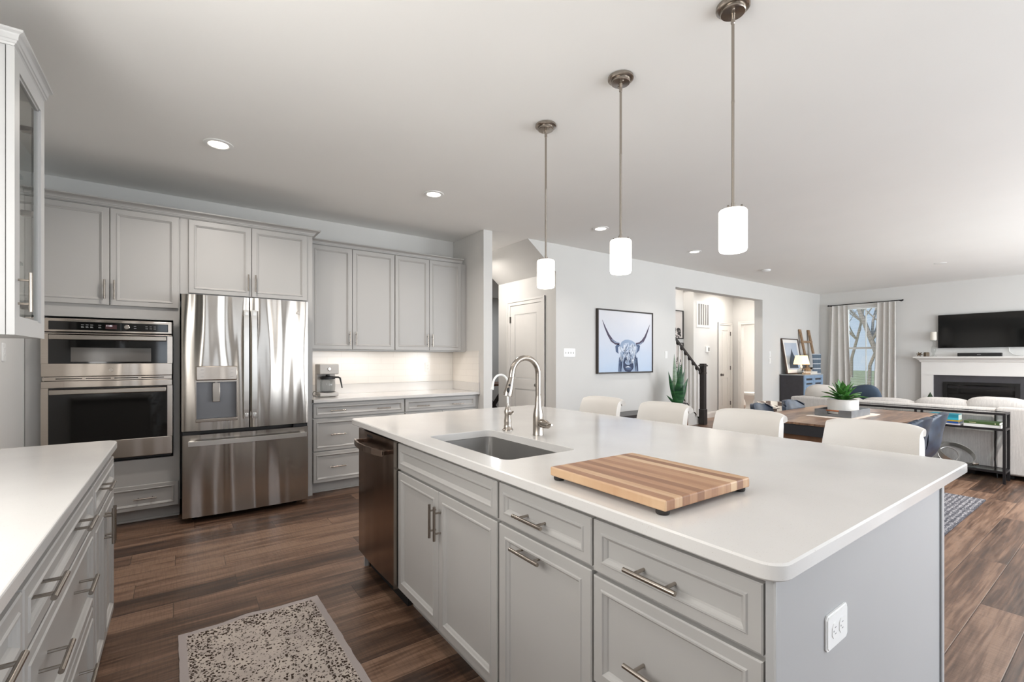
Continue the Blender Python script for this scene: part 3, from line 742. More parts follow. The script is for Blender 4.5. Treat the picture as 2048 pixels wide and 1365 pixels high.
def emblem(parent, c, N_is_y=True, r=0.013):
    """round maker's badge with a looping monogram"""
    b = MB(); x, y, z = c
    ring = [(x + r * math.cos(a), y, z + r * math.sin(a)) for a in [2*PI*i/24 for i in range(25)]]
    b.tube(ring, r * 0.11, 6)
    b.lathe([(r, 0.001), (r, -0.0005)], (x, y, z), 'Y', 24)
    for s in (-1, 1):
        b.tube([(x + s * r * 0.30 + r * 0.32 * math.cos(a) * (1 if s < 0 else .8), y - 0.0012, z + r * 0.45 * math.sin(a) * (1 if s < 0 else .9)) for a in [0.6 + 5.0*i/12 for i in range(13)]], r * 0.08, 5)
    b.tube([(x - r*.5, y - .0012, z - r*.15), (x, y - .0012, z), (x + r*.55, y - .0012, z + r*.1)], r * 0.07, 5)
    return b.build('badge', M['nickel'], parent)
emblem(d1, (-0.418, OY - 0.013, 1.206))

# refrigerator
GY = 4.377
t = thing('refrigerator', 'stainless French-door refrigerator with water dispenser in its left door', 'refrigerator', (0.47, 4.78, 0))
b = MB(); b.box(0.03, 0.92, GY + 0.10, 5.18, 0.045, 1.775, 0.004); b.build('body', pbr('fridge_side', (58, 57, 57), 0.5), t)
for x in (0.10, 0.84):
    for y in (GY + 0.14, 5.1): b = MB(); b.tube([(x, y, 0), (x, y, 0.05)], 0.02, 10); b.build('foot', M['black'], t)
b = MB(); b.box(0.13, 0.81, GY + 0.12, GY + 0.16, 0.012, 0.045); b.build('base_grille', M['black'], t)
def fdoor(name, x0, x1, z0, z1, bow=0.018, cut=None):
    """bowed sheet-steel door, hollowed for the dispenser when cut is given"""
    b = MB(); n = 14; xs = [x0 + (x1 - x0) * i / n for i in range(n + 1)]
    if cut: xs = sorted(set([x for x in xs if abs(x - cut[0]) > 0.015 and abs(x - cut[1]) > 0.015] + [cut[0], cut[1]]))
    def fy(x):
        u = (x - 0.0155) / 0.915 * 2 - 1; e = 0.012
        edge = min(x - x0, x1 - x)
        return GY + bow * u * u + (0.010 * (1 - min(1, edge / e)) ** 2)
    zs = [z0] + ([cut[2], cut[3]] if cut else []) + [z1]
    V = {}
    def v(i, j, back=False):
        k = (i, j, back)
        if k not in V: V[k] = b.bm.verts.new((xs[i], GY + 0.095 if back else fy(xs[i]), zs[j]))
        return V[k]
    for i in range(len(xs) - 1):
        for j in range(len(zs) - 1):
            if cut and j == 1 and xs[i] >= cut[0] - 1e-6 and xs[i+1] <= cut[1] + 1e-6: continue
            f = b.bm.faces.new((v(i, j), v(i+1, j), v(i+1, j+1), v(i, j+1))); f.smooth = True
        for j in (0, len(zs) - 1): b.bm.faces.new((v(i, j), v(i+1, j), v(i+1, j, True), v(i, j, True)))
        b.bm.faces.new((v(i, 0, True), v(i+1, 0, True), v(i+1, len(zs)-1, True), v(i, len(zs)-1, True)))
    m = len(xs) - 1
    for i in (0, m):
        for j in range(len(zs) - 1):
            b.bm.faces.new((v(i, j), v(i, j+1), v(i, j+1, True), v(i, j, True)))
    return b.build(name, M['steel'], t)
CUT = (0.106, 0.380, 0.812, 1.105)
dl = fdoor('left_door', 0.013, 0.469, 0.722, 1.795, cut=CUT)
dr = fdoor('right_door', 0.477, 0.929, 0.722, 1.795)
dz = fdoor('freezer_drawer', 0.018, 0.931, 0.045, 0.690)
def flat_handle(parent, x, z0, z1):
    b = MB(); n = 12
    def off(z): q = (z - z0) / (z1 - z0) * 2 - 1; return -0.055 + 0.012 * q ** 4
    pts = [z0 + (z1 - z0) * i / n for i in range(n + 1)]
    for a, c in zip(pts, pts[1:]):
        b.prism([(x - 0.018, GY + off(a), a), (x + 0.018, GY + off(a), a), (x + 0.018, GY + off(a) + 0.013, a), (x - 0.018, GY + off(a) + 0.013, a)], (0, off(c) - off(a), c - a))
    for z in (z0 + 0.03, z1 - 0.03): b.box(x - 0.012, x + 0.012, GY - 0.048, GY + 0.02, z - 0.018, z + 0.018, 0.003)
    return b.build('handle', M['silver'], parent)
flat_handle(dl, 0.445, 0.800, 1.690); flat_handle(dr, 0.503, 0.800, 1.690)
b = MB(); n = 16
for i in range(n):
    a, c = 0.055 + 0.85 * i / n, 0.055 + 0.85 * (i + 1) / n
    f = lambda x: GY - 0.050 - 0.012 * (1 - ((x - 0.48) / 0.425) ** 2)
    b.prism([(a, f(a), 0.612), (a, f(a), 0.648), (a, f(a) + 0.014, 0.648), (a, f(a) + 0.014, 0.612)], (c - a, f(c) - f(a), 0))
for x in (0.075, 0.885): b.box(x - 0.02, x + 0.02, GY - 0.045, GY + 0.02, 0.617, 0.643, 0.004)
b.build('handle', M['silver'], dz)
b = MB(); b.box(0.103, 0.386, GY - 0.006, GY + 0.02, 1.118, 1.232, 0.008); cpn = b.build('dispenser_controls', M['steelo'], dl)
b = MB()
for x in (0.135, 0.335):
    for z in (1.20, 1.175, 1.145): b.box(x, x + 0.022, GY - 0.0068, GY - 0.006, z, z + 0.0025)
b.build('dispenser_print', M['marks'], dl)
b = MB(); x0, x1, z0, z1 = CUT; yb = GY + 0.085
b.quad((x0, yb, z0), (x1, yb, z0), (x1, yb, z1), (x0, yb, z1)); b.quad((x0, GY + .01, z0), (x0, yb, z0), (x0, yb, z1), (x0, GY + .01, z1)); b.quad((x1, GY + .01, z0), (x1, yb, z0), (x1, yb, z1), (x1, GY + .01, z1))
b.quad((x0, GY + .01, z1), (x1, GY + .01, z1), (x1, yb, z1), (x0, yb, z1)); b.quad((x0, GY + .01, z0), (x1, GY + .01, z0), (x1, yb, z0), (x0, yb, z0))
b.build('dispenser_recess', M['recess'], dl)
b = MB(); b.box(x0 - 0.004, x1 + 0.004, GY - 0.010, GY + 0.02, z0 - 0.022, z0 + 0.002, 0.004); b.box(x0 - 0.006, x0 + 0.002, GY - 0.004, GY + 0.02, z0, z1); b.box(x1 - 0.002, x1 + 0.006, GY - 0.004, GY + 0.02, z0, z1); b.box(x0 - .006, x1 + .006, GY - 0.002, GY + 0.02, z1, 1.118)
b.build('dispenser_trim', M['nickel'], dl)
b = MB(); b.box(0.215, 0.266, GY + 0.012, GY + 0.020, 0.945, 1.098, 0.003); b.box(0.232, 0.248, GY + 0.02, GY + 0.06, 1.085, 1.104); b.build('dispenser_paddle', M['nickel'], dl)
emblem(dr, (0.843, GY + 0.010, 1.690), r=0.014)
for x in (0.02, 0.81): b = MB(); b.box(x, x + 0.11, GY + 0.02, GY + 0.09, 0.692, 0.716); b.build('hinge_plate', M['black'], t)

# cabinet over the refrigerator with the tall side panel
t = thing('refrigerator_cabinet', 'grey two-door cabinet bridging over the refrigerator', 'cabinet', (0.51, 4.93, 1.8))
b = MB(); b.box(0.004, 1.018, FY + 0.02, WK - 0.002, 1.822, 2.44); b.build('body', M['cab'], t)
front(t, 'door', FY, 0.061, 0.512, 1.830, 2.436, '-Y', handles=[(0.488, 1.949)], vertical=True)
front(t, 'door', FY, 0.516, 0.968, 1.830, 2.436, '-Y', handles=[(0.542, 1.949)], vertical=True)
b = MB(); b.box(0.972, 1.018, FY + 0.012, WK - 0.002, 0, 1.822); b.build('side_panel', M['cab'], t)
def crown(name, label, path, z0, proj=0.065, hh=0.055, back=0.05, loc=(0, 0, 0)):
    pr = [(-back, z0), (0.006, z0), (0.010, z0 + 0.006), (0.014, z0 + 0.008), (0.016, z0 + 0.016)]
    for i in range(6):
        a = PI/2 * i / 5; pr.append((0.020 + (proj - 0.030) * (1 - math.cos(a)), z0 + 0.018 + (hh - 0.030) * math.sin(a)))
    pr += [(proj - 0.006, z0 + hh - 0.010), (proj, z0 + hh - 0.008), (proj, z0 + hh), (-back, z0 + hh)]
    b = MB(); b.sweep(pr, path); return tag(b.build(name, M['cab'], None, loc), label, 'molding')
r2 = 1.0
crown('crown_molding', 'grey crown molding along the top of the oven and refrigerator cabinets', [(WL + 0.002, FY + 0.02, 0, -1), (1.018, FY + 0.02, 1, -1), (1.018, 4.852, 1, 0)], 2.4405, loc=(0, 4.64, 2.4405))

# wall cabinets above the coffee maker
UY = 4.90
def wall_cab(name, label, x0, x1, doors, fill=0.0):
    t = thing(name, label, 'cabinet', ((x0 + x1) / 2, 5.08, 1.385), 'grey wall cabinets over the coffee counter')
    b = MB(); b.box(x0, x1 + fill, UY + 0.02, WK - 0.002, 1.40, 2.44); b.box(x0, x1 + fill, UY + 0.005 + 0.015, UY + 0.035, 1.372, 1.40); b.build('body', M['cab'], t)
    for a0, a1, hx in doors: front(t, 'door', UY, a0, a1, 1.388, 2.436, '-Y', handles=[(hx, 1.500)], vertical=True)
    return t
wall_cab('wall_cabinet', 'tall two-door grey wall cabinet directly above the coffee maker', 1.020, 1.932, [(1.060, 1.468, 1.441), (1.472, 1.930, 1.505)])
wall_cab('wall_cabinet', 'tall two-door grey wall cabinet at the corner, above the wall outlet', 1.934, 2.846, [(1.938, 2.348, 2.322), (2.352, 2.768, 2.380)])
crown('crown_molding', 'grey crown molding topping the wall cabinets over the coffee counter', [(1.021, UY + 0.02, 0, -1), (2.785, UY + 0.02, 0, -1)], 2.4405, 0.06, 0.05, loc=(1.9, 4.92, 2.4405))
for x0, x1, lb in ((1.12, 1.90, 'lit light bar under the cabinet above the coffee maker'), (2.01, 2.62, 'lit light bar under the corner wall cabinet')):
    t = thing('under_cabinet_light', lb, 'light', ((x0 + x1) / 2, 5.0, 1.384))
    b = MB(); b.box(x0 - 0.02, x1 + 0.02, 4.95, 5.05, 1.384, 1.3985); b.build('housing', M['white'], t)
    b = MB(); b.box(x0, x1, 4.965, 5.035, 1.3795, 1.3838); b.build('lens', M['led'], t)

# base cabinets of the coffee counter
def base_body(t, x0, x1, y0, y1, toe, side):
    """carcass with a recessed toe kick"""
    b = MB()
    b.box(x0, x1, y0, y1, 0.112, 0.872)
    o = b.build('body', M['cab'], t)
    b = MB()
    if side == '-Y': b.box(x0, x1, y0 + toe, y0 + toe + 0.015, 0, 0.112); b.box(x0, x1, y0 + toe - 0.014, y0 + toe, 0, 0.016, 0.005)
    elif side == '-X': b.box(x0 + toe, x0 + toe + 0.015, y0, y1, 0, 0.112)
    else: b.box(x1 - toe - 0.015, x1 - toe, y0, y1, 0, 0.112)
    b.build('toe_kick', M['cab'], t); return o
t = thing('base_cabinet', 'grey three-drawer base cabinet right beside the refrigerator', 'cabinet', (1.48, 4.9, 0), 'grey base cabinets under the coffee counter')
base_body(t, 1.020, 1.932, FY + 0.02, WK - 0.002, 0.075, '-Y')
front(t, 'drawer', FY, 1.022, 1.926, 0.728, 0.862, '-Y', handles=[(1.245, 0.792), (1.695, 0.788)], prof=DRAWP)
front(t, 'drawer', FY, 1.022, 1.926, 0.412, 0.716, '-Y', handles=[(1.245, 0.564), (1.695, 0.564)], prof=DRAWP)
front(t, 'drawer', FY, 1.022, 1.926, 0.112, 0.402, '-Y', handles=[(1.245, 0.254), (1.695, 0.254)], prof=DRAWP)
t = thing('base_cabinet', 'grey corner base cabinet under the coffee counter, wide drawer over paired doors', 'cabinet', (2.4, 4.9, 0), 'grey base cabinets under the coffee counter')
base_body(t, 1.934, 2.848, FY + 0.02, WK - 0.002, 0.075, '-Y')
front(t, 'drawer', FY, 1.938, 2.808, 0.728, 0.862, '-Y', handles=[(2.132, 0.785), (2.557, 0.783)], prof=DRAWP)
front(t, 'door', FY, 1.938, 2.371, 0.112, 0.716, '-Y', handles=[(2.345, 0.62)], vertical=True)
front(t, 'door', FY, 2.375, 2.808, 0.112, 0.716, '-Y', handles=[(2.401, 0.62)], vertical=True)
b = MB(); b.box(1.0205, 2.849, 4.600, WK - 0.003, 0.873, 0.905, 0.004); o = b.build('countertop', M['quartz'], None, (1.9, 4.9, 0.873))
tag(o, 'white quartz countertop under the coffee maker', 'countertop')
b = MB(); b.box(1.0205, 2.835, WK - 0.022, WK - 0.0105, 0.9055, 1.01); b.box(2.8368, 2.8488, 4.604, WK - 0.011, 0.9055, 1.01, 0.002)
tag(b.build('counter_upstand', M['quartz'], None, (1.9, 5.23, 0.906)), 'low white quartz upstand at the back of the coffee counter', 'upstand')
b = MB(); b.box(1.0205, 2.838, WK - 0.010, WK - 0.001, 1.0105, 1.371); tag(b.build('tile_backsplash', M['tile'], None, (1.9, WK, 1.01)), 'glossy white tile backsplash lit from above, behind the coffee maker', 'backsplash')
b = MB(); b.box(2.8395, 2.8495, 4.612, WK - 0.011, 1.0105, 1.384); tag(b.build('tile_backsplash', M['tiley'], None, (2.85, 4.9, 1.01)), 'short white tile return on the side wall at the end of the coffee counter', 'backsplash')

def outlet(label, c, U, N, horizontal=False, gangs=1, kind='outlet', wd=None):
    """duplex outlet or switch plate"""
    c = Vector(c); U = Vector(U); N = Vector(N); Z = Vector((0, 0, 1)); A, B_ = (Z, U) if horizontal else (U, Z)
    W2, H2 = (wd or (0.07 + 0.046 * (gangs - 1))) / 2, 0.0575
    t = thing('wall_outlet' if kind == 'outlet' else 'light_switch', label, 'outlet' if kind == 'outlet' else 'switch', c)
    def slab(b, a0, a1, b0, b1, d0, d1, r=0.004):
        pts = [(a0 + r, b0), (a1 - r, b0), (a1, b0 + r), (a1, b1 - r), (a1 - r, b1), (a0 + r, b1), (a0, b1 - r), (a0, b0 + r)]
        b.prism([c + A * u + B_ * v + N * d0 for u, v in pts], N * (d1 - d0))
    b = MB(); slab(b, -W2, W2, -H2, H2, 0.0005, 0.004, 0.007); slab(b, -W2 + .004, W2 - .004, -H2 + .004, H2 - .004, 0.004, 0.006, 0.006); b.build('plate', M['white'], t)
    b = MB(); s = MB()
    for g in range(gangs):
        x = (g - (gangs - 1) / 2) * 0.046
        if kind == 'outlet':
            for v in (-0.0195, 0.0195):
                slab(b, x - 0.0165, x + 0.0165, v - 0.014, v + 0.014, 0.006, 0.0075, 0.008)
                slab(s, x - 0.008, x - 0.006, v - 0.002, v + 0.006, 0.0075, 0.0078, 0.0005); slab(s, x + 0.006, x + 0.008, v - 0.002, v + 0.006, 0.0075, 0.0078, 0.0005)
                slab(s, x - 0.002, x + 0.002, v - 0.009, v - 0.005, 0.0075, 0.0078, 0.001)
        elif kind == 'rocker': slab(b, x - 0.016, x + 0.016, -0.033, 0.033, 0.006, 0.0085, 0.002)
        else:
            slab(s, x - 0.005, x + 0.005, -0.012, 0.012, 0.006, 0.0063, 0.001); slab(b, x - 0.0035, x + 0.0035, -0.002, 0.010, 0.006, 0.016, 0.001)
    b.build('socket' if kind == 'outlet' else 'toggle', M['white'], t); s.build('slot_pattern', M['marks'], t) if kind != 'rocker' else s.bm.free()
    return t
outlet('white outlet on the tiled wall to the right of the coffee maker', (2.485, WK - 0.010, 1.188), (1, 0, 0), (0, -1, 0))
outlet('white outlet on the left wall above the far end of the left counter', (WL, 4.16, 1.33), (0, 1, 0), (1, 0, 0))

# coffee maker
cx, cy, cz = 1.222, 4.93, 0.906
t = thing('coffee_maker', 'light grey drip coffee maker with glass carafe on the back counter', 'coffee maker', (cx, cy, cz))
cm = pbr('matte_light_grey', (196, 192, 187), 0.5, var=0.01)
b = MB(); b.box(cx - 0.092, cx + 0.092, cy - 0.10, cy + 0.10, cz + 0.004, cz + 0.045, 0.012, 3); b.build('base', cm, t)
b = MB(); b.box(cx - 0.092, cx + 0.092, cy + 0.03, cy + 0.10, cz + 0.04, cz + 0.27, 0.006); b.build('column', cm, t)
b = MB(); b.box(cx - 0.094, cx + 0.094, cy - 0.10, cy + 0.10, cz + 0.228, cz + 0.330, 0.010, 3); b.build('brew_head', cm, t)
b = MB(); b.lathe([(0.018, 0), (0.018, -0.006), (0.015, -0.008)], (cx, cy - 0.10, cz + 0.282), 'Y', 20); b.build('button', M['nickel'], t)
b = MB(); b.lathe([(0.052, 0), (0.070, 0.012), (0.073, 0.06), (0.072, 0.10), (0.062, 0.128), (0.060, 0.132)], (cx, cy - 0.03, cz + 0.048), 'Z', 28); cf = b.build('carafe', M['glass'], t)
b = MB(); b.lathe([(0.058, 0.128), (0.072, 0.130), (0.073, 0.150), (0.060, 0.158), (0.02, 0.160), (0.018, 0.176)], (cx, cy - 0.03, cz + 0.048), 'Z', 28); b.build('carafe_lid', M['black'], t)
b = MB(); b.lathe([(0.075, 0.0), (0.075, 0.004)], (cx, cy - 0.03, cz + 0.045), 'Z', 28); b.build('hot_plate', M['black'], t)
b = MB(); b.tube([(cx + 0.05, cy - 0.05, cz + 0.196), (cx + 0.095, cy - 0.06, cz + 0.196), (cx + 0.112, cy - 0.065, cz + 0.186), (cx + 0.122, cy - 0.067, cz + 0.14), (cx + 0.132, cy - 0.068, cz + 0.085)], [0.012, 0.012, 0.012, 0.010, 0.008], 10, sy=0.8); b.build('carafe_handle', M['black'], t)
b = MB(); b.tube([(cx - 0.09, cy + 0.08, cz + 0.05), (cx - 0.115, cy + 0.07, cz + 0.045), (cx - 0.128, cy + 0.05, cz + 0.025), (cx - 0.12, cy + 0.05, cz + 0.006), (cx - 0.095, cy + 0.06, cz + 0.005)], 0.003, 6); b.build('power_cord', M['black'], t)

# ------------------------------------------------------------------ left-hand counter
LF = -0.250
def left_unit(name, label, y0, y1, top, mid=None, doors=None):
    t = thing(name, label, 'cabinet', (-0.56, (y0 + y1) / 2, 0), 'grey base cabinets under the left counter')
    base_body(t, WL + 0.003, LF - 0.02, y0, y1, 0.075, '+X')
    for (a0, a1, z0, z1, hs) in top: front(t, 'drawer', LF, a0, a1, z0, z1, '+X', handles=hs, prof=DRAWP)
    for (a0, a1, hy) in doors or []: front(t, 'door', LF, a0, a1, 0.115, 0.690, '+X', handles=[(hy, 0.605)], vertical=True)
    return t
left_unit('base_cabinet', 'grey base cabinet with paired doors at the far end of the left counter', 2.222, 2.858, [(2.226, 2.854, 0.702, 0.832, [(2.47, 0.775)])], doors=[(2.226, 2.510, 2.490), (2.514, 2.854, 2.534)])
left_unit('base_cabinet', 'wide grey drawer base in the middle of the left counter', 1.306, 2.220,
          [(1.310, 2.216, 0.702, 0.832, [(1.455, 0.775), (1.945, 0.775)]), (1.310, 2.216, 0.412, 0.692, [(1.53, 0.575), (1.965, 0.575)]), (1.310, 2.216, 0.115, 0.402, [(1.53, 0.28), (1.965, 0.28)])])
left_unit('base_cabinet', 'grey base cabinet nearest the camera under the left counter', 0.39, 1.304,
          [(0.394, 1.300, 0.702, 0.832, [(0.60, 0.775), (1.08, 0.775)]), (0.394, 1.300, 0.412, 0.692, [(0.60, 0.575), (1.08, 0.575)]), (0.394, 1.300, 0.115, 0.402, [(0.60, 0.28), (1.08, 0.28)])])
left_unit('base_cabinet', 'grey base cabinet of the left counter beyond the edge of the frame', -0.70, 0.388, [(-0.696, 0.384, 0.702, 0.832, [(-0.2, 0.775)]), (-0.696, 0.384, 0.115, 0.692, [(-0.2, 0.6)])])
b = MB()
b.prism([(WL + 0.002, -0.72, 0.873), (-0.235, -0.72, 0.873), (-0.235, 2.815, 0.873), (-0.242, 2.850, 0.873), (-0.262, 2.880, 0.873), (WL + 0.002, 2.882, 0.873)], (0, 0, 0.032))
o = tag(b.build('countertop', M['quartz'], None, (-0.56, 1.1, 0.873)), 'white quartz countertop running along the left wall', 'countertop')
bv = o.modifiers.new('edge', 'BEVEL'); bv.width = 0.004; bv.segments = 2; bv.limit_method = 'ANGLE'

# glazed wall cabinet on the left wall
t = thing('glass_cabinet', 'pale grey wall cabinet with a clear glass door at the left edge', 'cabinet', (-0.70, 2.705, 1.38))
bx0, bx1, y0, y1, z0, z1 = WL + 0.003, -0.5225, 2.478, 2.936, 1.380, 2.452
cabl = pbr('pale_cabinet_paint', (196, 196, 195), 0.4, var=0.01)
b = MB()
b.box(bx0, bx1, y0, y0 + 0.018, z0, z1); b.box(bx0, bx1, y0 + 0.018, y1, z0, z0 + 0.018); b.box(bx0, bx1, y0 + 0.018, y1, z1 - 0.018, z1)
b.box(bx0, bx0 + 0.010, y0 + 0.018, y1, z0 + 0.018, z1 - 0.018)
b.box(bx0, bx0 + 0.05, y1 - 0.018, y1, z0 + 0.018, z1 - 0.018); b.box(bx1 - 0.012, bx1, y1 - 0.018, y1, z0 + 0.018, z1 - 0.018)
b.build('body', cabl, t)
b = MB(); b.box(bx0 + 0.05, bx1 - 0.012, y1 - 0.011, y1 - 0.007, z0 + 0.018, z1 - 0.018); b.build('side_pane', M['glass'], t)
b = MB(); fx0, fx1 = -0.519, -0.497; dy0, dy1, sw = 2.473, 2.940, 0.066
for a0, a1, c0, c1 in ((dy0, dy0 + sw, z0, z1), (dy1 - sw, dy1, z0, z1), (dy0 + sw, dy1 - sw, z0, z0 + sw), (dy0 + sw, dy1 - sw, z1 - sw, z1)):
    b.box(fx0, fx1, a0, a1, c0, c1)
for a0, a1, c0, c1 in ((dy0 + sw, dy0 + sw + .008, z0 + sw, z1 - sw), (dy1 - sw - .008, dy1 - sw, z0 + sw, z1 - sw), (dy0 + sw, dy1 - sw, z0 + sw, z0 + sw + .008), (dy0 + sw, dy1 - sw, z1 - sw - .008, z1 - sw)):
    b.box(fx0, fx1 - 0.007, a0, a1, c0, c1)
d = b.build('door', cabl, t)
b = MB(); b.box(-0.512, -0.508, dy0 + sw, dy1 - sw, z0 + sw, z1 - sw); b.build('glass_pane', M['glass'], d)
pull(d, (-0.497, dy0 + 0.045, z0 + 0.165), ZV, (1, 0, 0), 0.150, 0.0062, 0.034)

for z in (1.52, 1.93, 2.30): b = MB(); b.box(-0.565, -0.5235, y1 - 0.05, y1 - 0.019, z - 0.013, z + 0.013, 0.005); b.build('hinge', M['nickel'], t)
for z in (1.70, 2.08): b = MB(); b.box(bx0 + 0.012, -0.56, y0 + 0.02, y1 - 0.02, z, z + 0.012); b.build('shelf', M['shelfglass'], t)
o = crown('crown_molding', 'pale grey crown molding wrapped round the top of the glass-door cabinet', [(WL + 0.002, y0, 0, -1), (bx1 + 0.018, y0, 1, -1), (bx1 + 0.018, y1 + 0.004, 1, 0.0)], 2.453, 0.036, 0.052, loc=(-0.7, 2.7, 2.453))
o.data.materials.clear(); o.data.materials.append(cabl)

# ------------------------------------------------------------------ thin curved solids
def shell(b, fn, nu, nv, th):
    """closed sheet of thickness th (number or function of u, v) about the surface fn(u, v)"""
    e = 1e-3; A = []; B = []
    for i in range(nu + 1):
        ra = []; rb = []
        for j in range(nv + 1):
            u, v = i / nu, j / nv; p = Vector(fn(u, v))
            du = Vector(fn(min(1, u + e), v)) - Vector(fn(max(0, u - e), v)); dv = Vector(fn(u, min(1, v + e))) - Vector(fn(u, max(0, v - e)))
            n = du.cross(dv); n = n.normalized() if n.length > 1e-12 else Vector((0, 0, 1))
            t = th(u, v) if callable(th) else th
            ra.append(b.bm.verts.new(p + n * t / 2)); rb.append(b.bm.verts.new(p - n * t / 2))
        A.append(ra); B.append(rb)
    def q(*v):
        f = b.bm.faces.new(v); f.smooth = True; f.material_index = b.mi
    for i in range(nu):
        for j in range(nv):
            q(A[i][j], A[i+1][j], A[i+1][j+1], A[i][j+1]); q(B[i][j], B[i][j+1], B[i+1][j+1], B[i+1][j])
        q(A[i][0], B[i][0], B[i+1][0], A[i+1][0]); q(A[i][nv], A[i+1][nv], B[i+1][nv], B[i][nv])
    for j in range(nv):
        q(A[0][j], A[0][j+1], B[0][j+1], B[0][j]); q(A[nu][j], B[nu][j], B[nu][j+1], A[nu][j+1])
    return b
def catmull(P, t):
    n = len(P) - 1; x = min(max(t, 0), 1) * n; i = min(int(x), n - 1); f = x - i
    g = lambda k: Vector(P[min(max(k, 0), n)])
    a, b_, c, d = g(i-1), g(i), g(i+1), g(i+2)
    return 0.5 * ((2*b_) + (c - a)*f + (2*a - 5*b_ + 4*c - d)*f*f + (3*b_ - a - 3*c + d)*f**3)

# ------------------------------------------------------------------ island
IF = 0.905; SZ = 0.912
IG = 'grey cabinets of the island'
def isl(name, label, y0, y1):
    t = thing(name, label, 'cabinet', (1.5, (y0 + y1) / 2, 0), IG)
    b = MB()
    if 'sink' in label: b.box(IF + 0.02, 2.08, y0, y1, 0.112, 0.62); b.box(IF + 0.02, 0.96, y0, y1, 0.62, 0.876); b.box(1.40, 2.08, y0, y1, 0.62, 0.876)
    else: b.box(IF + 0.02, 2.08, y0, y1, 0.112, 0.876)
    b.build('body', M['cab'], t)
    b = MB(); b.box(IF + 0.085, IF + 0.10, y0, y1, 0, 0.112); b.build('toe_kick', M['cab'], t); return t
t = isl('sink_cabinet', 'grey island sink cabinet with paired doors under a false drawer front', 1.344, 2.258)
front(t, 'false_front', IF, 1.348, 2.253, 0.728, 0.858, '-X', prof=DRAWP)
front(t, 'door', IF, 1.348, 1.798, 0.118, 0.716, '-X', handles=[(1.778, 0.590)], vertical=True)
front(t, 'door', IF, 1.802, 2.253, 0.118, 0.716, '-X', handles=[(1.824, 0.590)], vertical=True)
t = isl('trash_cabinet', 'grey island cabinet with a drawer over a tall pull-out front', 0.887, 1.342)
front(t, 'drawer', IF, 0.890, 1.336, 0.728, 0.858, '-X', handles=[(1.140, 0.782)], prof=DRAWP)
front(t, 'pull_out_front', IF, 0.890, 1.336, 0.118, 0.716, '-X', handles=[(1.156, 0.668)])
t = isl('drawer_cabinet', 'grey island drawer stack at the near corner, ending at the plain end panel', 0.434, 0.885)
front(t, 'drawer', IF, 0.437, 0.883, 0.720, 0.858, '-X', handles=[(0.680, 0.778)], prof=DRAWP)
front(t, 'drawer', IF, 0.437, 0.883, 0.422, 0.708, '-X', handles=[(0.680, 0.545)], prof=DRAWP)
front(t, 'drawer', IF, 0.437, 0.883, 0.118, 0.410, '-X', handles=[(0.680, 0.265)], prof=DRAWP)
t = thing('island_end_panel', 'plain pale grey panel closing the near end of the island', 'panel', (1.5, 0.425, 0))
b = MB(); b.box(IF + 0.004, 2.082, 0.418, 0.4335, 0, 0.876); b.build('panel', M['endp'], t)
b = MB(); b.box(IF - 0.002, IF + 0.018, 0.411, 0.4175, 0, 0.876, 0.003); b.build('corner_trim', M['endp'], t)
b = MB(); b.box(2.062, 2.087, 0.411, 0.4175, 0, 0.876, 0.003); b.build('corner_trim', M['endp'], t)
b = MB(); b.box(2.081, 2.099, 0.434, 2.86, 0, 0.876); tag(b.build('island_back_panel', M['endp'], None, (2.09, 1.6, 0)), 'grey panel along the seating side of the island', 'panel')
b = MB(); b.box(0.935, 2.099, 2.862, 2.882, 0, 0.876); tag(b.build('island_side_panel', M['endp'], None, (1.5, 2.87, 0)), 'grey panel closing the far end of the island beside the dishwasher', 'panel')

# dishwasher
t = thing('dishwasher', 'dark reflective stainless dishwasher at the far end of the island', 'dishwasher', (1.2, 2.56, 0))
b = MB(); b.box(0.93, 1.50, 2.268, 2.855, 0.10, 0.868); b.build('tub', M['black'], t)
b = MB()
def dwx(y): u = (y - 2.56) / 0.29; return 0.890 + 0.006 * u * u
n = 12; ys = [2.268 + (2.856 - 2.268) * i / n for i in range(n + 1)]
pts = [(dwx(y), y) for y in ys]
b.prism([(0.928, ys[0], 0.115)] + [(x, y, 0.115) for x, y in pts] + [(0.928, ys[-1], 0.115)], (0, 0, 0.750), smooth=False)
dd = b.build('door', M['dw'], t)
for p in dd.data.polygons:
    if abs(p.normal.z) < 0.5 and p.normal.x < -0.5: p.use_smooth = True
b = MB(); b.box(0.886, 0.928, 2.262, 2.2675, 0.112, 0.868); b.build('door_edge', M['nickel'], dd)
b = MB(); m = 14
for i in range(m):
    a, c = 2.335 + 0.455 * i / m, 2.335 + 0.455 * (i + 1) / m
    f = lambda y: 0.846 - 0.030 * (1 - ((y - 2.5625) / 0.2275) ** 2)
    b.prism([(f(a), a, 0.783), (f(a), a, 0.815), (f(a) + 0.010, a, 0.815), (f(a) + 0.010, a, 0.783)], (f(c) - f(a), c - a, 0))
for y in (2.345, 2.780): b.box(0.850, 0.893, y - 0.010, y + 0.010, 0.788, 0.810, 0.002)
b.build('handle', M['dw'], dd)
b = MB(); b.box(0.8885, 0.8895, 2.60, 2.68, 0.836, 0.850); b.build('vent_label', M['black'], dd)
b = MB(); b.box(0.965, 0.985, 2.268, 2.855, 0.0, 0.10); b.build('toe_panel', M['dark'], t)
b = MB(); b.box(0.955, 0.975, 2.838, 2.856, 0.0, 0.112); b.build('foot', M['nickel'], t)

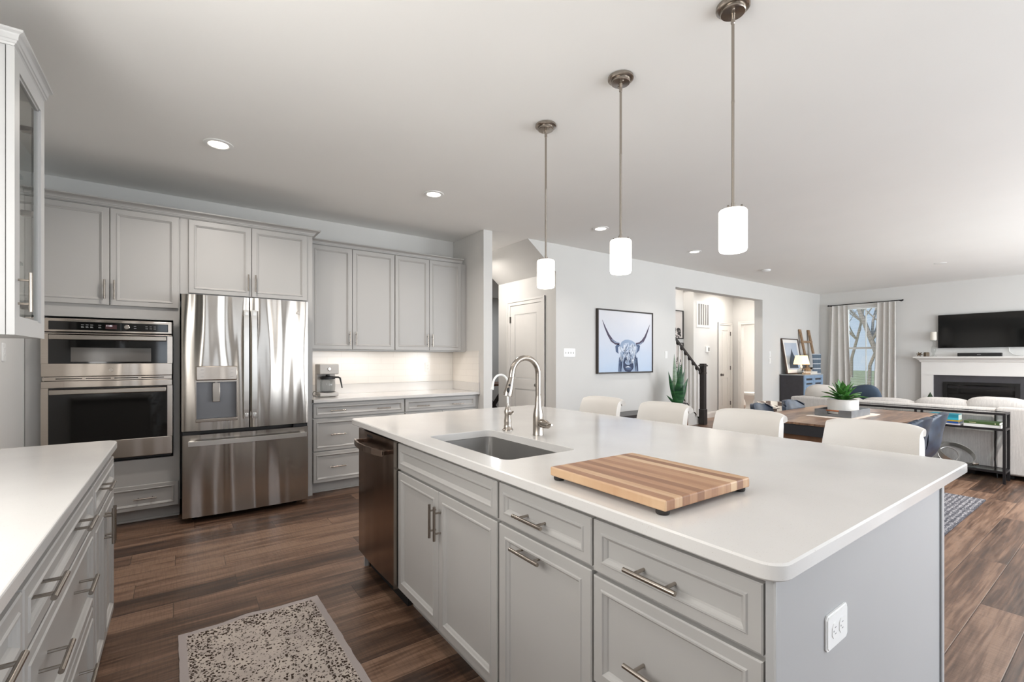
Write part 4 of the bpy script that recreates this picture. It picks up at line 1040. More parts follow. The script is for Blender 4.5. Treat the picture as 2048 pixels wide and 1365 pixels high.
# worktop with the sink opening
def rrect(x0, x1, y0, y1, r, n=6):
    P = []
    for cx_, cy_, a0 in ((x1 - r, y1 - r, 0), (x0 + r, y1 - r, PI/2), (x0 + r, y0 + r, PI), (x1 - r, y0 + r, 1.5*PI)):
        for i in range(n + 1):
            a = a0 + PI/2 * i / n; P.append((cx_ + r * math.cos(a), cy_ + r * math.sin(a)))
    return P
SX0, SX1, SY0, SY1 = 0.984, 1.345, 1.405, 2.066
def slab_with_hole(b, outer, inner, z0, z1, e=0.004):
    def loop(P, z): return [b.bm.verts.new((x, y, z)) for x, y in P]
    def inset(P, d):
        n = len(P); cxm = sum(p[0] for p in P) / n; cym = sum(p[1] for p in P) / n; out = []
        for i in range(n):
            a, c = Vector(P[i-1]), Vector(P[(i+1) % n]); tdir = (c - a).normalized(); nn = Vector((-tdir.y, tdir.x)); out.append((P[i][0] + nn.x * d, P[i][1] + nn.y * d))
        return out
    o0, o1, o2, o3 = loop(inset(outer, e), z0), loop(outer, z0 + e), loop(outer, z1 - e), loop(inset(outer, e), z1)
    i0, i1, i2 = loop(inner, z0), loop(inner, z1 - e * .5), loop(inset(inner, -e * .5), z1)
    def wall(a, c):
        n = len(a)
        for k in range(n):
            f = b.bm.faces.new((a[k], a[(k+1) % n], c[(k+1) % n], c[k])); f.smooth = True
    wall(o0, o1); wall(o1, o2); wall(o2, o3); wall(i1, i0); wall(i2, i1)
    for O, I in ((o3, i2), (o0, i0)):
        es = []
        for lp in (O, I):
            for k in range(len(lp)):
                e_ = b.bm.edges.get((lp[k], lp[(k+1) % len(lp)])); es.append(e_)
        bmesh.ops.triangle_fill(b.bm, edges=es, use_beauty=True)
b = MB(); slab_with_hole(b, rrect(0.877, 2.345, 0.392, 2.975, 0.045), rrect(SX0, SX1, SY0, SY1, 0.035), 0.8775, SZ)
o = tag(b.build('island_countertop', M['quartz'], None, (1.6, 1.68, 0.8775)), 'large white quartz island countertop with a sink cut into it', 'countertop')
# undermount sink
t = thing('sink', 'undermount stainless steel sink set in the island countertop', 'sink', (1.16, 1.73, 0.67))
b = MB()
loops = [(0.012, 0.8765, 0.05), (-0.004, 0.8765, 0.035), (-0.004, 0.70, 0.035), (-0.012, 0.682, 0.04), (-0.035, 0.672, 0.05), (-0.14, 0.666, 0.03)]
rs = []
for d, z, r in loops: rs.append([b.bm.verts.new((x, y, z)) for x, y in rrect(SX0 - d, SX1 + d, SY0 - d, SY1 + d, r)])
for a, c in zip(rs, rs[1:]):
    for k in range(len(a)):
        f = b.bm.faces.new((a[k], a[(k+1) % len(a)], c[(k+1) % len(a)], c[k])); f.smooth = True
b.bm.faces.new(rs[-1]); o = b.build('bowl', M['sink'], t)
so = o.modifiers.new('t', 'SOLIDIFY'); so.thickness = 0.0015; so.offset = -1
b = MB(); b.lathe([(0.045, 0.6675), (0.04, 0.669), (0.02, 0.668), (0.0, 0.667)], (1.165, 1.735, 0), 'Z', 20, close=False); b.build('drain', M['nickel'], t)
t = thing('sink_grid', 'wire rack lying in the bottom of the island sink', 'sink rack', (1.165, 1.735, 0.69))
b = MB(); z = 0.700; P = rrect(SX0 + 0.03, SX1 - 0.03, SY0 + 0.03, SY1 - 0.03, 0.04); b.tube([(x, y, z) for x, y in P] + [(P[0][0], P[0][1], z)], 0.0035, 6); b.build('rim_wire', M['nickel'], t)
b = MB()
for i in range(1, 22): y = SY0 + 0.03 + (SY1 - SY0 - 0.06) * i / 22; b.tube([(SX0 + 0.03, y, z), (SX1 - 0.03, y, z)], 0.0018, 5)
b.build('wires', M['nickel'], t)['kind'] = 'stuff'
for x, y in ((SX0 + .05, SY0 + .05), (SX1 - .05, SY0 + .05), (SX0 + .05, SY1 - .05), (SX1 - .05, SY1 - .05)):
    b = MB(); b.tube([(x, y, 0.6735), (x, y, z)], 0.006, 8); b.build('foot', M['rubber'], t)
# main faucet
fx, fy = 1.440, 1.779
t = thing('kitchen_faucet', 'tall brushed-nickel pull-down faucet arching over the island sink', 'faucet', (fx, fy, SZ))
b = MB(); b.lathe([(0.0275, 0.0005), (0.0275, 0.004), (0.0262, 0.008), (0.0262, 0.05), (0.0262, 0.09), (0.024, 0.11), (0.018, 0.14), (0.0155, 0.17), (0.0142, 0.195)], (fx, fy, SZ), 'Z', 28); b.build('body', M['nickel'], t)
b = MB(); R_ = 0.080; zc = 1.214; pts = [(fx, fy, 1.107), (fx, fy, 1.16)]
for i in range(15):
    a = PI * 0.93 * i / 14; pts.append((fx - R_ + R_ * math.cos(a), fy, zc + R_ * math.sin(a)))
pts.append((fx - 2*R_ - 0.003, fy, zc - 0.012)); b.tube(pts, 0.0138, 18); b.build('spout', M['nickel'], t)
b = MB(); p0 = Vector((fx - 2*R_ - 0.003, fy, zc - 0.013)); p1 = Vector((fx - 2*R_ - 0.026, fy, zc - 0.100)); 
b.tube([p0, p0.lerp(p1, .1), p0.lerp(p1, .5), p0.lerp(p1, .88), p1], [0.0142, 0.0150, 0.0185, 0.0225, 0.0215], 20); sh = b.build('spray_head', M['nickel'], t)
vd = Vector((-fx, -fy, 0)).normalized(); c0 = p0.lerp(p1, .40) + Vector((-0.0105, -0.0125, 0)); c1 = p0.lerp(p1, .68) + Vector((-0.0130, -0.0142, 0))
b = MB(); b.ell(c0, (0.006, 0.006, 0.0055), 12, 8); b.build('button', M['black'], sh)
b = MB(); b.ell(c1, (0.0072, 0.0072, 0.014), 12, 8); b.build('button', M['black'], sh)
b = MB(); b.tube([(fx, fy - 0.018, SZ + 0.062), (fx, fy - 0.032, SZ + 0.062), (fx, fy - 0.055, SZ + 0.060), (fx, fy - 0.080, SZ + 0.056), (fx, fy - 0.088, SZ + 0.054)], [0.018, 0.021, 0.021, 0.015, 0.004], 18)
b.tube([(fx - 0.004, fy - 0.072, SZ + 0.060), (fx - 0.006, fy - 0.100, SZ + 0.062), (fx - 0.007, fy - 0.112, SZ + 0.063)], [0.006, 0.006, 0.0055], 10)
b.build('lever', M['nickel'], t)
# small filtered-water tap
gx, gy = 1.412, 2.000
t = thing('filter_faucet', 'small slender nickel water tap beside the tall faucet', 'faucet', (gx, gy, SZ))
b = MB(); b.lathe([(0.029, 0.0005), (0.029, 0.004), (0.022, 0.012), (0.019, 0.03), (0.020, 0.042), (0.019, 0.05), (0.017, 0.08), (0.019, 0.10), (0.014, 0.115), (0.008, 0.13), (0.0075, 0.14)], (gx, gy, SZ), 'Z', 24); b.build('body', M['nickel'], t)
b = MB(); R_ = 0.046; zc = 1.160; pts = [(gx, gy, 1.045), (gx, gy, 1.11), (gx, gy, zc)]
for i in range(1, 13):
    a = PI * 0.92 * i / 12; pts.append((gx - R_ + R_ * math.cos(a), gy, zc + R_ * math.sin(a)))
pts.append((gx - 2*R_ - 0.004, gy, zc - 0.015)); b.tube(pts, 0.0055, 12); b.tube([pts[-1], (gx - 2*R_ - 0.007, gy, zc - 0.03)], [0.0075, 0.0085], 12); b.build('spout', M['white'], t)
b = MB(); b.tube([(gx, gy - 0.012, SZ + 0.090), (gx, gy - 0.045, SZ + 0.094)], [0.010, 0.006], 12); b.tube([(gx, gy - 0.040, SZ + 0.094), (gx - 0.004, gy - 0.052, SZ + 0.102)], 0.005, 10); b.build('lever', M['nickel'], t)
# cutting board
t = local_thing('cutting_board', 'thick striped wooden cutting board on small black feet on the island', 'cutting board', (1.131, 0.889, SZ), rz=math.radians(-0.8))
b = MB(); b.box(-0.191, 0.191, -0.214, 0.214, 0.0125, 0.0400, 0.004, 3); b.build('block', M['board'], t)
for x in (-0.172, 0.172):
    for y in (-0.192, 0.192): b = MB(); b.lathe([(0.015, 0.0003), (0.017, 0.004), (0.017, 0.013)], (x, y, 0), 'Z', 16); b.build('foot', M['rubber'], t)
outlet('white double outlet laid sideways on the near end of the island', (1.194, 0.418, 0.690), (1, 0, 0), (0, -1, 0), horizontal=True, wd=0.079)

# pendants
def pendant():
    t = local_thing('pendant_light', '', 'pendant light', (0, 0, CZ), 'glass pendants over the island')
    b = MB(); b.lathe([(0.067, -0.0005), (0.067, -0.012), (0.062, -0.016), (0.050, -0.017), (0.050, -0.030), (0.047, -0.033), (0.010, -0.036), (0.010, -0.040)], (0, 0, 0), 'Z', 36); c = b.build('canopy', M['nickel'], t)
    for s in (-1, 1): b = MB(); b.ell((s * 0.028, s * 0.018, -0.036), (0.005, 0.005, 0.004), 10, 6); b.build('screw', M['nickel'], c)
    b = MB(); b.lathe([(0.0085, -0.036), (0.0085, -0.075), (0.0062, -0.078), (0.0062, -0.40), (0.0068, -0.402), (0.0068, -0.410), (0.0062, -0.412), (0.0062, -0.845)], (0, 0, 0), 'Z', 14); b.build('rod', M['nickel'], t)
    b = MB(); b.lathe([(0.0075, -0.835), (0.0075, -0.856), (0.040, -0.862), (0.048, -0.864), (0.048, -0.872)], (0, 0, 0), 'Z', 28); b.build('cap', M['nickel'], t)
    for k in range(8):
        a = 2*PI*k/8; b = MB(); b.lathe([(0.004, -0.852), (0.004, -0.866)], (0.038 * math.cos(a), 0.038 * math.sin(a), 0), 'Z', 8); 
        if k % 2 == 0: b.build('cap_screw', M['nickel'], t)
        else: b.bm.free()
    b = MB(); b.lathe([(0.0, -0.866), (0.051, -0.866), (0.0555, -0.872), (0.0555, -1.030), (0.052, -1.040), (0.046, -1.043), (0.040, -1.036), (0.0, -1.034)], (0, 0, 0), 'Z', 36, close=False); b.build('glass_shade', M['lampshade'], t)
    return t
PG = 'glass pendants over the island'
p0_ = pendant(); p0_.location = (1.902, 1.041, CZ); p0_['label'] = 'nearest and largest-looking pendant with glowing white glass, over the cutting board'
dup(p0_, (1.902, 1.654, CZ), 0.5, 'middle one of the three glowing white glass pendants', PG)
dup(p0_, (1.902, 2.272, CZ), 1.1, 'farthest pendant of the three, glowing in front of the hall door', PG)

# downlights, smoke detectors
def downlight():
    t = local_thing('recessed_downlight', '', 'ceiling light', (0, 0, CZ), 'lit recessed ceiling lights')
    b = MB(); b.lathe([(0.088, -0.0005), (0.092, -0.004), (0.090, -0.008), (0.066, -0.010), (0.060, -0.006), (0.060, -0.0005)], (0, 0, 0), 'Z', 36, close=False); b.build('trim_ring', M['white'], t)
    b = MB(); b.lathe([(0.061, -0.0055), (0.058, -0.0075), (0.0, -0.009)], (0, 0, 0), 'Z', 36, close=False); b.build('diffuser', M['diffuser'], t)
    return t
d0_ = downlight(); DG = 'lit recessed ceiling lights'
d0_.location = (DOWN[0][0], DOWN[0][1], CZ); d0_['label'] = 'lit recessed ceiling light in front of the oven cabinet, leftmost of the four'
dup(d0_, (DOWN[1][0], DOWN[1][1], CZ), 0, 'lit recessed ceiling light in front of the wall cabinets, second from the left', DG)
dup(d0_, (3.916, 3.70, CZ), 0, 'lit recessed ceiling light between the two farther pendants', DG)
dup(d0_, (5.827, 3.74, CZ), 0, 'lit recessed ceiling light farthest right, left of the nearest pendant shade', DG)
b = MB(); b.lathe([(0.0, -0.034), (0.045, -0.034), (0.058, -0.026), (0.066, -0.020), (0.070, -0.008), (0.070, -0.0005)], (7.99, 3.80, CZ), 'Z', 28, close=False); tag(b.build('smoke_detector', M['white'], None, (7.99, 3.80, CZ)), 'round white smoke detector on the ceiling of the living area', 'smoke detector')
b = MB(); b.lathe([(0.0, -0.010), (0.06, -0.009), (0.075, -0.004), (0.075, -0.0005)], (9.65, 1.95, CZ), 'Z', 28, close=False); tag(b.build('ceiling_cover', M['white'], None, (9.65, 1.95, CZ)), 'flat white round cover on the ceiling towards the television', 'ceiling cover')

# kitchen rug
def flat_rug(b, w_, l_, th=0.006, nx=10, ny=20, wob=0.004, seed=1, curl=()):
    rnd = random.Random(seed); ex = [rnd.uniform(-wob, wob) for _ in range(64)]
    def fn(u, v):
        x, y = (u - .5) * w_, (v - .5) * l_
        x += ex[int(v * 20)] * (1 if u > .98 else -1 if u < .02 else 0); y += ex[20 + int(u * 20)] * (1 if v > .98 else 0)
        z = 0.0012 + th / 2
        for (cx_, cy_, r, h) in curl: z += h * math.exp(-((x - cx_)**2 + (y - cy_)**2) / (r*r))
        return (x, y, z)
    shell(b, fn, nx, ny, th)
t = MB(); flat_rug(t, 0.61, 0.91, 0.006, 24, 30, 0.002, 3, curl=((-0.02, 0.44, 0.07, 0.010),))
o = t.build('kitchen_rug', M['rug']); o.location = (0.308, 2.190, 0); o.rotation_euler = (0, 0, math.radians(0.9)); tag(o, 'small greige rug with worn dark flecks on the kitchen floor', 'rug')

# bar stools
def stool():
    t = local_thing('bar_stool', '', 'bar stool', (0, 0, 0), 'white bar stools along the island')
    b = MB(); C = [(0.0, 0.60), (0.035, 0.70), (0.062, 0.81), (0.080, 0.90), (0.098, 0.955), (0.124, 0.976), (0.150, 0.968), (0.160, 0.948)]
    def fn(u, v):
        s = u * 2 - 1; p = catmull([Vector((a, c, 0)) for a, c in C], v); hw = 0.205 - 0.030 * v
        return (p.x - 0.045 * s * s * (1 - .3 * v), s * hw, p.y - 0.014 * abs(s) ** 6 * max(0, min(1, (v - .4) / .3)) )
    shell(b, fn, 22, 28, 0.032); b.build('backrest', M['leather'], t)
    b = MB(); b.ell((-0.175, 0, 0.612), (0.215, 0.205, 0.045), 28, 10, 0.45); b.build('seat', M['leather'], t)
    for sx in (-1, 1):
        for sy in (-1, 1):
            b = MB(); b.tube([(-0.175 + sx * 0.15, sy * 0.15, 0.585), (-0.175 + sx * 0.195, sy * 0.20, 0.008)], [0.013, 0.010], 10); b.build('leg', M['nickel'], t)
    b = MB(); z = 0.24; q = 0.182; pts = [(-0.175 - q, -q, z), (-0.175 + q, -q, z), (-0.175 + q, q, z), (-0.175 - q, q, z), (-0.175 - q, -q, z)]
    for a, c in zip(pts, pts[1:]): b.tube([a, c], 0.008, 8)
    b.build('footrest', M['nickel'], t); return t
SG = 'white bar stools along the island'
s0 = stool(); s0.location = (2.60, 0.785, 0); s0['label'] = 'white leather bar stool nearest the camera, behind the cutting board end of the island'
dup(s0, (2.60, 1.370, 0), 0.02, 'white leather bar stool in front of the dining table, second from the right', SG)
dup(s0, (2.60, 1.950, 0), -0.03, 'white leather bar stool in front of the tall potted plant', SG)
dup(s0, (2.60, 2.515, 0), 0.03, 'white leather bar stool farthest left, below the animal picture', SG)

# ------------------------------------------------------------------ dining wall
outlet('white four-toggle switch plate left of the animal picture', (4.208, WC, 1.370), (1, 0, 0), (0, -1, 0), gangs=4, kind='toggle')
outlet('white light switch right of the animal picture, before the foyer opening', (6.292, WC, 1.353), (1, 0, 0), (0, -1, 0), kind='rocker')
outlet('white light switch to the right of the foyer opening', (9.695, WC, 1.385), (1, 0, 0), (0, -1, 0), kind='rocker')
outlet('white switch just below the one right of the foyer opening', (9.695, WC, 1.250), (1, 0, 0), (0, -1, 0), kind='rocker')
# animal picture
t = thing('wall_picture', 'square framed print of a shaggy long-horned highland cow on pale blue', 'picture', (5.31, WC, 1.08))
px0, px1, pz0, pz1, py = 4.705, 5.912, 1.080, 1.992, 4.497
b = MB(); f = 0.016
b.box(px0, px0 + f, py, WC - 0.002, pz0, pz1); b.box(px1 - f, px1, py, WC - 0.002, pz0, pz1); b.box(px0 + f, px1 - f, py, WC - 0.002, pz1 - f, pz1); b.box(px0 + f, px1 - f, py, WC - 0.002, pz0, pz0 + f)
b.build('frame', pbr('dark_bronze_frame', (52, 45, 40), 0.5), t)
k = NM('print_ground'); s_ = k.n('SeparateXYZ'); tc_ = k.n('TexCoord'); k.l(tc_.outputs['Object'], s_.inputs[0])
g = k.math('ADD', k.math('MULTIPLY', s_.outputs[2], 1.0), k.math('MULTIPLY', k.noise(k.mapping(), 5, 3), 0.25))
k.l(k.ramp(g, [(0.15, lin((186, 204, 226))), (0.6, lin((208, 214, 226))), (1.0, lin((222, 222, 226)))]), k.b.inputs['Base Color']); k.b.inputs['Roughness'].default_value = 0.6
INK = [k.m] + [pbr('print_ink_%s' % n_, c_, 0.6, var=0.05) for n_, c_ in (('navy', (38, 52, 84)), ('slate', (74, 92, 124)), ('mist', (148, 166, 192)), ('pale', (214, 222, 234)), ('plum', (70, 62, 84)))]
b = MB(); cx0, cx1, cz0, cz1 = px0 + f + 0.003, px1 - f - 0.003, pz0 + f + 0.003, pz1 - f - 0.003; cyf = py + 0.010
b.box(cx0, cx1, cyf, cyf + 0.02, cz0, cz1)
PW, PH = cx1 - cx0, cz1 - cz0; rnd = random.Random(4)
def P2(u, v, d): return (cx0 + PW * u, cyf - 0.0006 - 0.00012 * d, cz0 + PH * v)
def stroke(pts, ws, mi, d):
    """tapering brush stroke lying on the print"""
    b.mi = mi; n = len(pts); L = []; R = []
    for i in range(n):
        a, c = Vector(pts[max(i-1, 0)]), Vector(pts[min(i+1, n-1)]); tt = (c - a).normalized(); nn = Vector((-tt.y, tt.x)); w_ = ws[i]
        L.append(b.bm.verts.new(P2(pts[i][0] + nn.x * w_, pts[i][1] + nn.y * w_, d))); R.append(b.bm.verts.new(P2(pts[i][0] - nn.x * w_, pts[i][1] - nn.y * w_, d)))
    for i in range(n - 1):
        fc = b.bm.faces.new((L[i], L[i+1], R[i+1], R[i])); fc.material_index = mi
def blob(c, rx, ry, mi, d, n=20, jag=0.0):
    b.mi = mi; vs = [b.bm.verts.new(P2(c[0] + rx * math.cos(2*PI*i/n) * (1 + jag * rnd.uniform(-1, 1)), c[1] + ry * math.sin(2*PI*i/n) * (1 + jag * rnd.uniform(-1, 1)), d)) for i in range(n)]
    fc = b.bm.faces.new(vs); fc.material_index = mi
hl = [(0.37, 0.465), (0.30, 0.475), (0.235, 0.515), (0.17, 0.61), (0.115, 0.72), (0.065, 0.845)]
hr = [(0.68, 0.465), (0.755, 0.480), (0.815, 0.525), (0.865, 0.60), (0.91, 0.70), (0.955, 0.815)]
stroke(hl, [0.020, 0.024, 0.025, 0.018, 0.012, 0.002], 5, 1); stroke(hr, [0.020, 0.024, 0.025, 0.018, 0.012, 0.002], 5, 1)
stroke([(0.37, 0.478), (0.29, 0.490), (0.225, 0.535)], [0.006, 0.008, 0.003], 3, 2); stroke([(0.69, 0.455), (0.76, 0.468), (0.82, 0.515)], [0.006, 0.008, 0.003], 3, 2)
stroke([(0.365, 0.455), (0.32, 0.415), (0.325, 0.34), (0.35, 0.305)], [0.02, 0.028, 0.022, 0.004], 2, 1); stroke([(0.69, 0.455), (0.735, 0.43), (0.725, 0.37), (0.695, 0.315)], [0.02, 0.028, 0.022, 0.004], 2, 1)
b.mi = 3; vs = [b.bm.verts.new(P2(u, v, 2)) for u, v in ((0.36, 0.001), (0.39, 0.12), (0.41, 0.24), (0.38, 0.33), (0.37, 0.43), (0.41, 0.50), (0.47, 0.535), (0.53, 0.54), (0.60, 0.525), (0.66, 0.49), (0.70, 0.42), (0.69, 0.31), (0.67, 0.22), (0.70, 0.10), (0.73, 0.001))]
fc = b.bm.faces.new(vs); fc.material_index = 3
blob((0.535, 0.12), 0.10, 0.13, 1, 3, jag=0.08); blob((0.53, 0.16), 0.058, 0.045, 3, 4); blob((0.50, 0.165), 0.016, 0.011, 1, 5, 10); blob((0.57, 0.165), 0.016, 0.011, 1, 5, 10)
blob((0.54, 0.06), 0.06, 0.03, 2, 5, 12, .1); stroke([(0.48, 0.078), (0.53, 0.085), (0.57, 0.076)], [.004, .010, .003], 4, 6)
for i in range(150):
    u = rnd.uniform(0.385, 0.685); top = 0.50 - 1.2 * (u - 0.535) ** 2 * 2; v = rnd.uniform(0.22, top)
    L_ = rnd.uniform(0.05, 0.12); dx = rnd.uniform(-0.02, 0.02); mi = 4 if (v > 0.38 and rnd.random() < .8) else rnd.choice((1, 2, 3, 4, 4))
    stroke([(u, v), (u + dx, v - L_ / 2), (u + dx * 2 + rnd.uniform(-.008, .008), v - L_)], [0.003, 0.006, 0.001], mi, 7 + i % 9)
for i in range(40):
    s2 = rnd.choice((-1, 1)); u = 0.535 + s2 * rnd.uniform(0.11, 0.17); stroke([(u, 0.24), (u + s2 * .01, 0.12), (u + s2 * .02, 0.005)], [0.003, 0.006, 0.003], rnd.choice((1, 2, 2, 3)), 5 + i % 9)
b.build('print', INK, t)

# dark low bench and snake plant by the dining wall
t = thing('bench', 'low dark wooden bench against the wall, seen between the bar stools', 'bench', (4.85, 4.28, 0))
b = MB(); b.box(4.20, 5.62, 4.10, 4.46, 0.485, 0.530, 0.004); b.build('top', M['darkwood'], t)
for x in (4.26, 5.53):
    for y in (4.13, 4.41): b = MB(); b.box(x - 0.025, x + 0.025, y - 0.02, y + 0.02, 0, 0.485); b.build('leg', M['darkwood'], t)
sx_, sy_ = 6.120, 4.20
t = thing('potted_snake_plant', 'tall dark green snake plant in a charcoal pot on a wooden stand', 'plant', (sx_, sy_, 0))
b = MB(); b.lathe([(0.085, 0.392), (0.108, 0.400), (0.116, 0.44), (0.118, 0.622), (0.110, 0.624), (0.106, 0.600)], (sx_, sy_, 0), 'Z', 32); b.build('pot', M['potdark'], t)
b = MB(); b.lathe([(0.0, 0.604), (0.106, 0.602)], (sx_, sy_, 0), 'Z', 24, close=False); b.build('soil', M['soil'], t)
for k_ in range(4):
    a = PI/4 + PI/2 * k_; b = MB(); b.tube([(sx_ + .13*math.cos(a), sy_ + .13*math.sin(a), 0.55), (sx_ + .132*math.cos(a), sy_ + .132*math.sin(a), 0.0)], 0.011, 8); b.build('stand_leg', M['oak'], t)
b = MB(); b.box(sx_ - .095, sx_ + .095, sy_ - .012, sy_ + .012, 0.366, 0.390); b.box(sx_ - .012, sx_ + .012, sy_ - .095, sy_ - .012, 0.366, 0.390); b.box(sx_ - .012, sx_ + .012, sy_ + .012, sy_ + .095, 0.366, 0.390); b.build('stand_crossbar', M['oak'], t)
leaves = [(-0.22, 0.02, 1.10, .030), (-0.06, 0.03, 1.36, .036), (0.03, -0.04, 1.22, .040), (0.20, 0.02, 1.14, .034), (0.10, 0.05, 1.24, .034), (-0.10, -0.07, 1.02, .042), (0.13, -0.08, 1.00, .040), (-0.23, -0.05, 0.86, .030), (0.02, 0.09, 1.12, .036), (-0.25, 0.03, 0.75, .024), (0.16, 0.08, 0.92, .034), (-0.03, -0.10, 0.90, .036)]
for i, (dx, dy, zt, hw) in enumerate(leaves):
    b = MB(); bx_, by_ = sx_ + dx * 0.22, sy_ + dy * 0.4
    tw = 0.4 * math.sin(i * 2.3)
    def fn(u, v, dx=dx, dy=dy, zt=zt, hw=hw, tw=tw, bx_=bx_, by_=by_):
        s = (u * 2 - 1) * hw * (0.55 + 0.65 * math.sin(PI * min(1, v * 0.9 + 0.1)) ) * max(0.03, (1 - v ** 4)); a = 0.9 - tw * v * 2 + i
        cxx = bx_ + (sx_ + dx - bx_) * v ** 1.3; cyy = by_ + (sy_ + dy - by_) * v ** 1.3
        a = math.radians(-35) + tw * v; fold = 0.3 * abs(s)
        return (cxx + s * math.cos(a), cyy + s * math.sin(a) + fold, 0.60 + (zt - 0.60) * v)
    shell(b, fn, 4, 14, 0.004); b.build('leaf', M['snake2'] if i == 1 else M['snake'], t)

# ------------------------------------------------------------------ foyer and stairs
t = thing('return_air_grille', 'white slatted return-air grille high on the foyer wall', 'vent', (9.16, VY, 1.96))
gx0, gx1, gz0, gz1 = 8.915, 9.415, 1.965, 2.515
b = MB(); b.box(gx0, gx0 + .05, VY - 0.012, VY - .0005, gz0, gz1); b.box(gx1 - .05, gx1, VY - 0.012, VY - .0005, gz0, gz1); b.box(gx0 + .05, gx1 - .05, VY - 0.012, VY - .0005, gz1 - .05, gz1); b.box(gx0 + .05, gx1 - .05, VY - 0.012, VY - .0005, gz0, gz0 + .05)
for i in range(1, 5): x = gx0 + .05 + (gx1 - gx0 - .1) * i / 5; b.box(x - .009, x + .009, VY - 0.011, VY - .0005, gz0 + .05, gz1 - .05)
b.build('frame', M['trim'], t)
b = MB(); b.box(gx0 + .05, gx1 - .05, VY - 0.003, VY - .0006, gz0 + .05, gz1 - .05); b.build('louvres', pbr('louvre_grey', (128, 127, 126), 0.6), t)
t = thing('thermostat', 'small white thermostat on the foyer wall under the grille', 'thermostat', (9.32, VY, 1.5))
b = MB(); b.box(9.255, 9.385, VY - 0.024, VY - .0005, 1.435, 1.555, 0.004); b.build('housing', M['white'], t)
b = MB(); b.box(9.328, 9.372, VY - 0.0255, VY - 0.0241, 1.455, 1.535); b.build('screen', pbr('lcd', (96, 100, 98), 0.3), t)
b = MB(); b.box(9.375, 9.455, VY - 0.005, VY - .0005, 1.27, 1.33); 
b.bm.free()
for i, (z0_, z1_, lb) in enumerate(((1.713, 2.32, 'upper black-framed tree picture in the stairwell, cut by the opening edge'), (1.10, 1.633, 'lower black-framed picture in the stairwell behind the handrail'))):
    t = thing('stair_picture', lb, 'picture', (8.6, 5.92, z0_)); x0_, x1_ = 8.38, 8.775
    b = MB(); yb_ = 5.918; b.box(x0_, x0_ + .02, yb_ - .03, yb_, z0_, z1_); b.box(x1_ - .02, x1_, yb_ - .03, yb_, z0_, z1_); b.box(x0_ + .02, x1_ - .02, yb_ - .03, yb_, z1_ - .02, z1_); b.box(x0_ + .02, x1_ - .02, yb_ - .03, yb_, z0_, z0_ + .02); b.build('frame', M['black'], t)
    b = MB(); b.box(x0_ + .02, x1_ - .02, yb_ - .014, yb_, z0_ + .02, z1_ - .02)
    b.mi = 1; rn = random.Random(i)
    for q in range(26):
        u, v = rn.uniform(x0_ + .04, x1_ - .06), rn.uniform(z0_ + .04, z0_ + .22); r_ = rn.uniform(.015, .035)
        vs = [b.bm.verts.new((u + r_ * math.cos(a), yb_ - .0145 - q * .00008, v + r_ * math.sin(a))) for a in [2*PI*w_/7 for w_ in range(7)]]; f_ = b.bm.faces.new(vs); f_.material_index = 1
    b.build('print', [pbr('photo_pale_%d' % i, (206, 200, 196), 0.5), pbr('photo_dark_%d' % i, (52, 48, 48), 0.6)], t)
SL = 0.785
t = thing('staircase', 'white-sided staircase climbing left behind the foyer opening', 'staircase', (7.4, 5.7, 0))
b = MB(); b.prism([(8.42, 5.24, 0), (8.42, 5.24, 0.03), (6.95, 5.24, 0.03 + SL * 1.47), (6.95, 5.24, 0)], (0, 0.05, 0)); b.build('stringer', M['trim'], t)
b = MB(); b.prism([(8.425, 5.232, 0.0), (8.425, 5.232, 0.045), (6.95, 5.232, 0.045 + SL * 1.475), (6.95, 5.232, 0.025 + SL * 1.475), (8.413, 5.232, 0.025), (8.413, 5.232, 0.0)], (0, 0.006, 0)); b.build('stringer_cap', M['darkwood'], t)
for i in range(5):
    x = 8.36 - i * 0.245; z = 0.185 * (i + 1)
    b = MB(); b.box(x - 0.27, x, 5.291, 5.916, z - 0.035, z, 0.004); b.build('tread', M['darkwood'], t)
    b = MB(); b.box(x - 0.03, x - 0.015, 5.291, 5.916, z - 0.185, z - 0.0352); b.build('riser', M['trim'], t)
t = thing('stair_railing', 'dark wooden handrail with white balusters and a square newel post', 'railing', (8.33, 5.30, 0))
nx_, ny_ = 8.335, 5.165
b = MB(); q = 0.045
b.box(nx_ - q - .012, nx_ + q + .012, ny_ - q - .012, ny_ + q + .012, 0, 0.30, 0.004); b.box(nx_ - q, nx_ + q, ny_ - q, ny_ + q, 0.30, 1.16); b.box(nx_ - q - .008, nx_ + q + .008, ny_ - q - .008, ny_ + q + .008, 1.00, 1.02, .003)
b.box(nx_ - q - .02, nx_ + q + .02, ny_ - q - .02, ny_ + q + .02, 1.14, 1.17, .005); b.box(nx_ - q - .005, nx_ + q + .005, ny_ - q - .005, ny_ + q + .005, 1.17, 1.195, .008)
b.build('newel_post', M['darkwood'], t)
b = MB(); a = Vector((nx_ - .03, 5.20, 1.01)); c = Vector((6.95, 5.20, 1.01 + SL * (nx_ - .03 - 6.95))); pr_ = []
b.prism([(a.x, 5.172, a.z - .03), (a.x, 5.228, a.z - .03), (a.x, 5.235, a.z + .015), (a.x, 5.22, a.z + .038), (a.x, 5.18, a.z + .038), (a.x, 5.165, a.z + .015)], c - a); b.build('handrail', M['darkwood'], t)
for i in range(10):
    x = nx_ - 0.13 - i * 0.122; zb = 0.055 + SL * (8.42 - x); zt_ = a.z - 0.03 + SL * (a.x - x)
    b = MB(); b.box(x - .015, x + .015, 5.186, 5.216, zb - 0.06, zt_ + 0.015); b.build('baluster', M['trim'], t)
b = MB(); b.box(6.95, 8.42, 5.18, 5.232, 0, 0.02); 
b.bm.free()

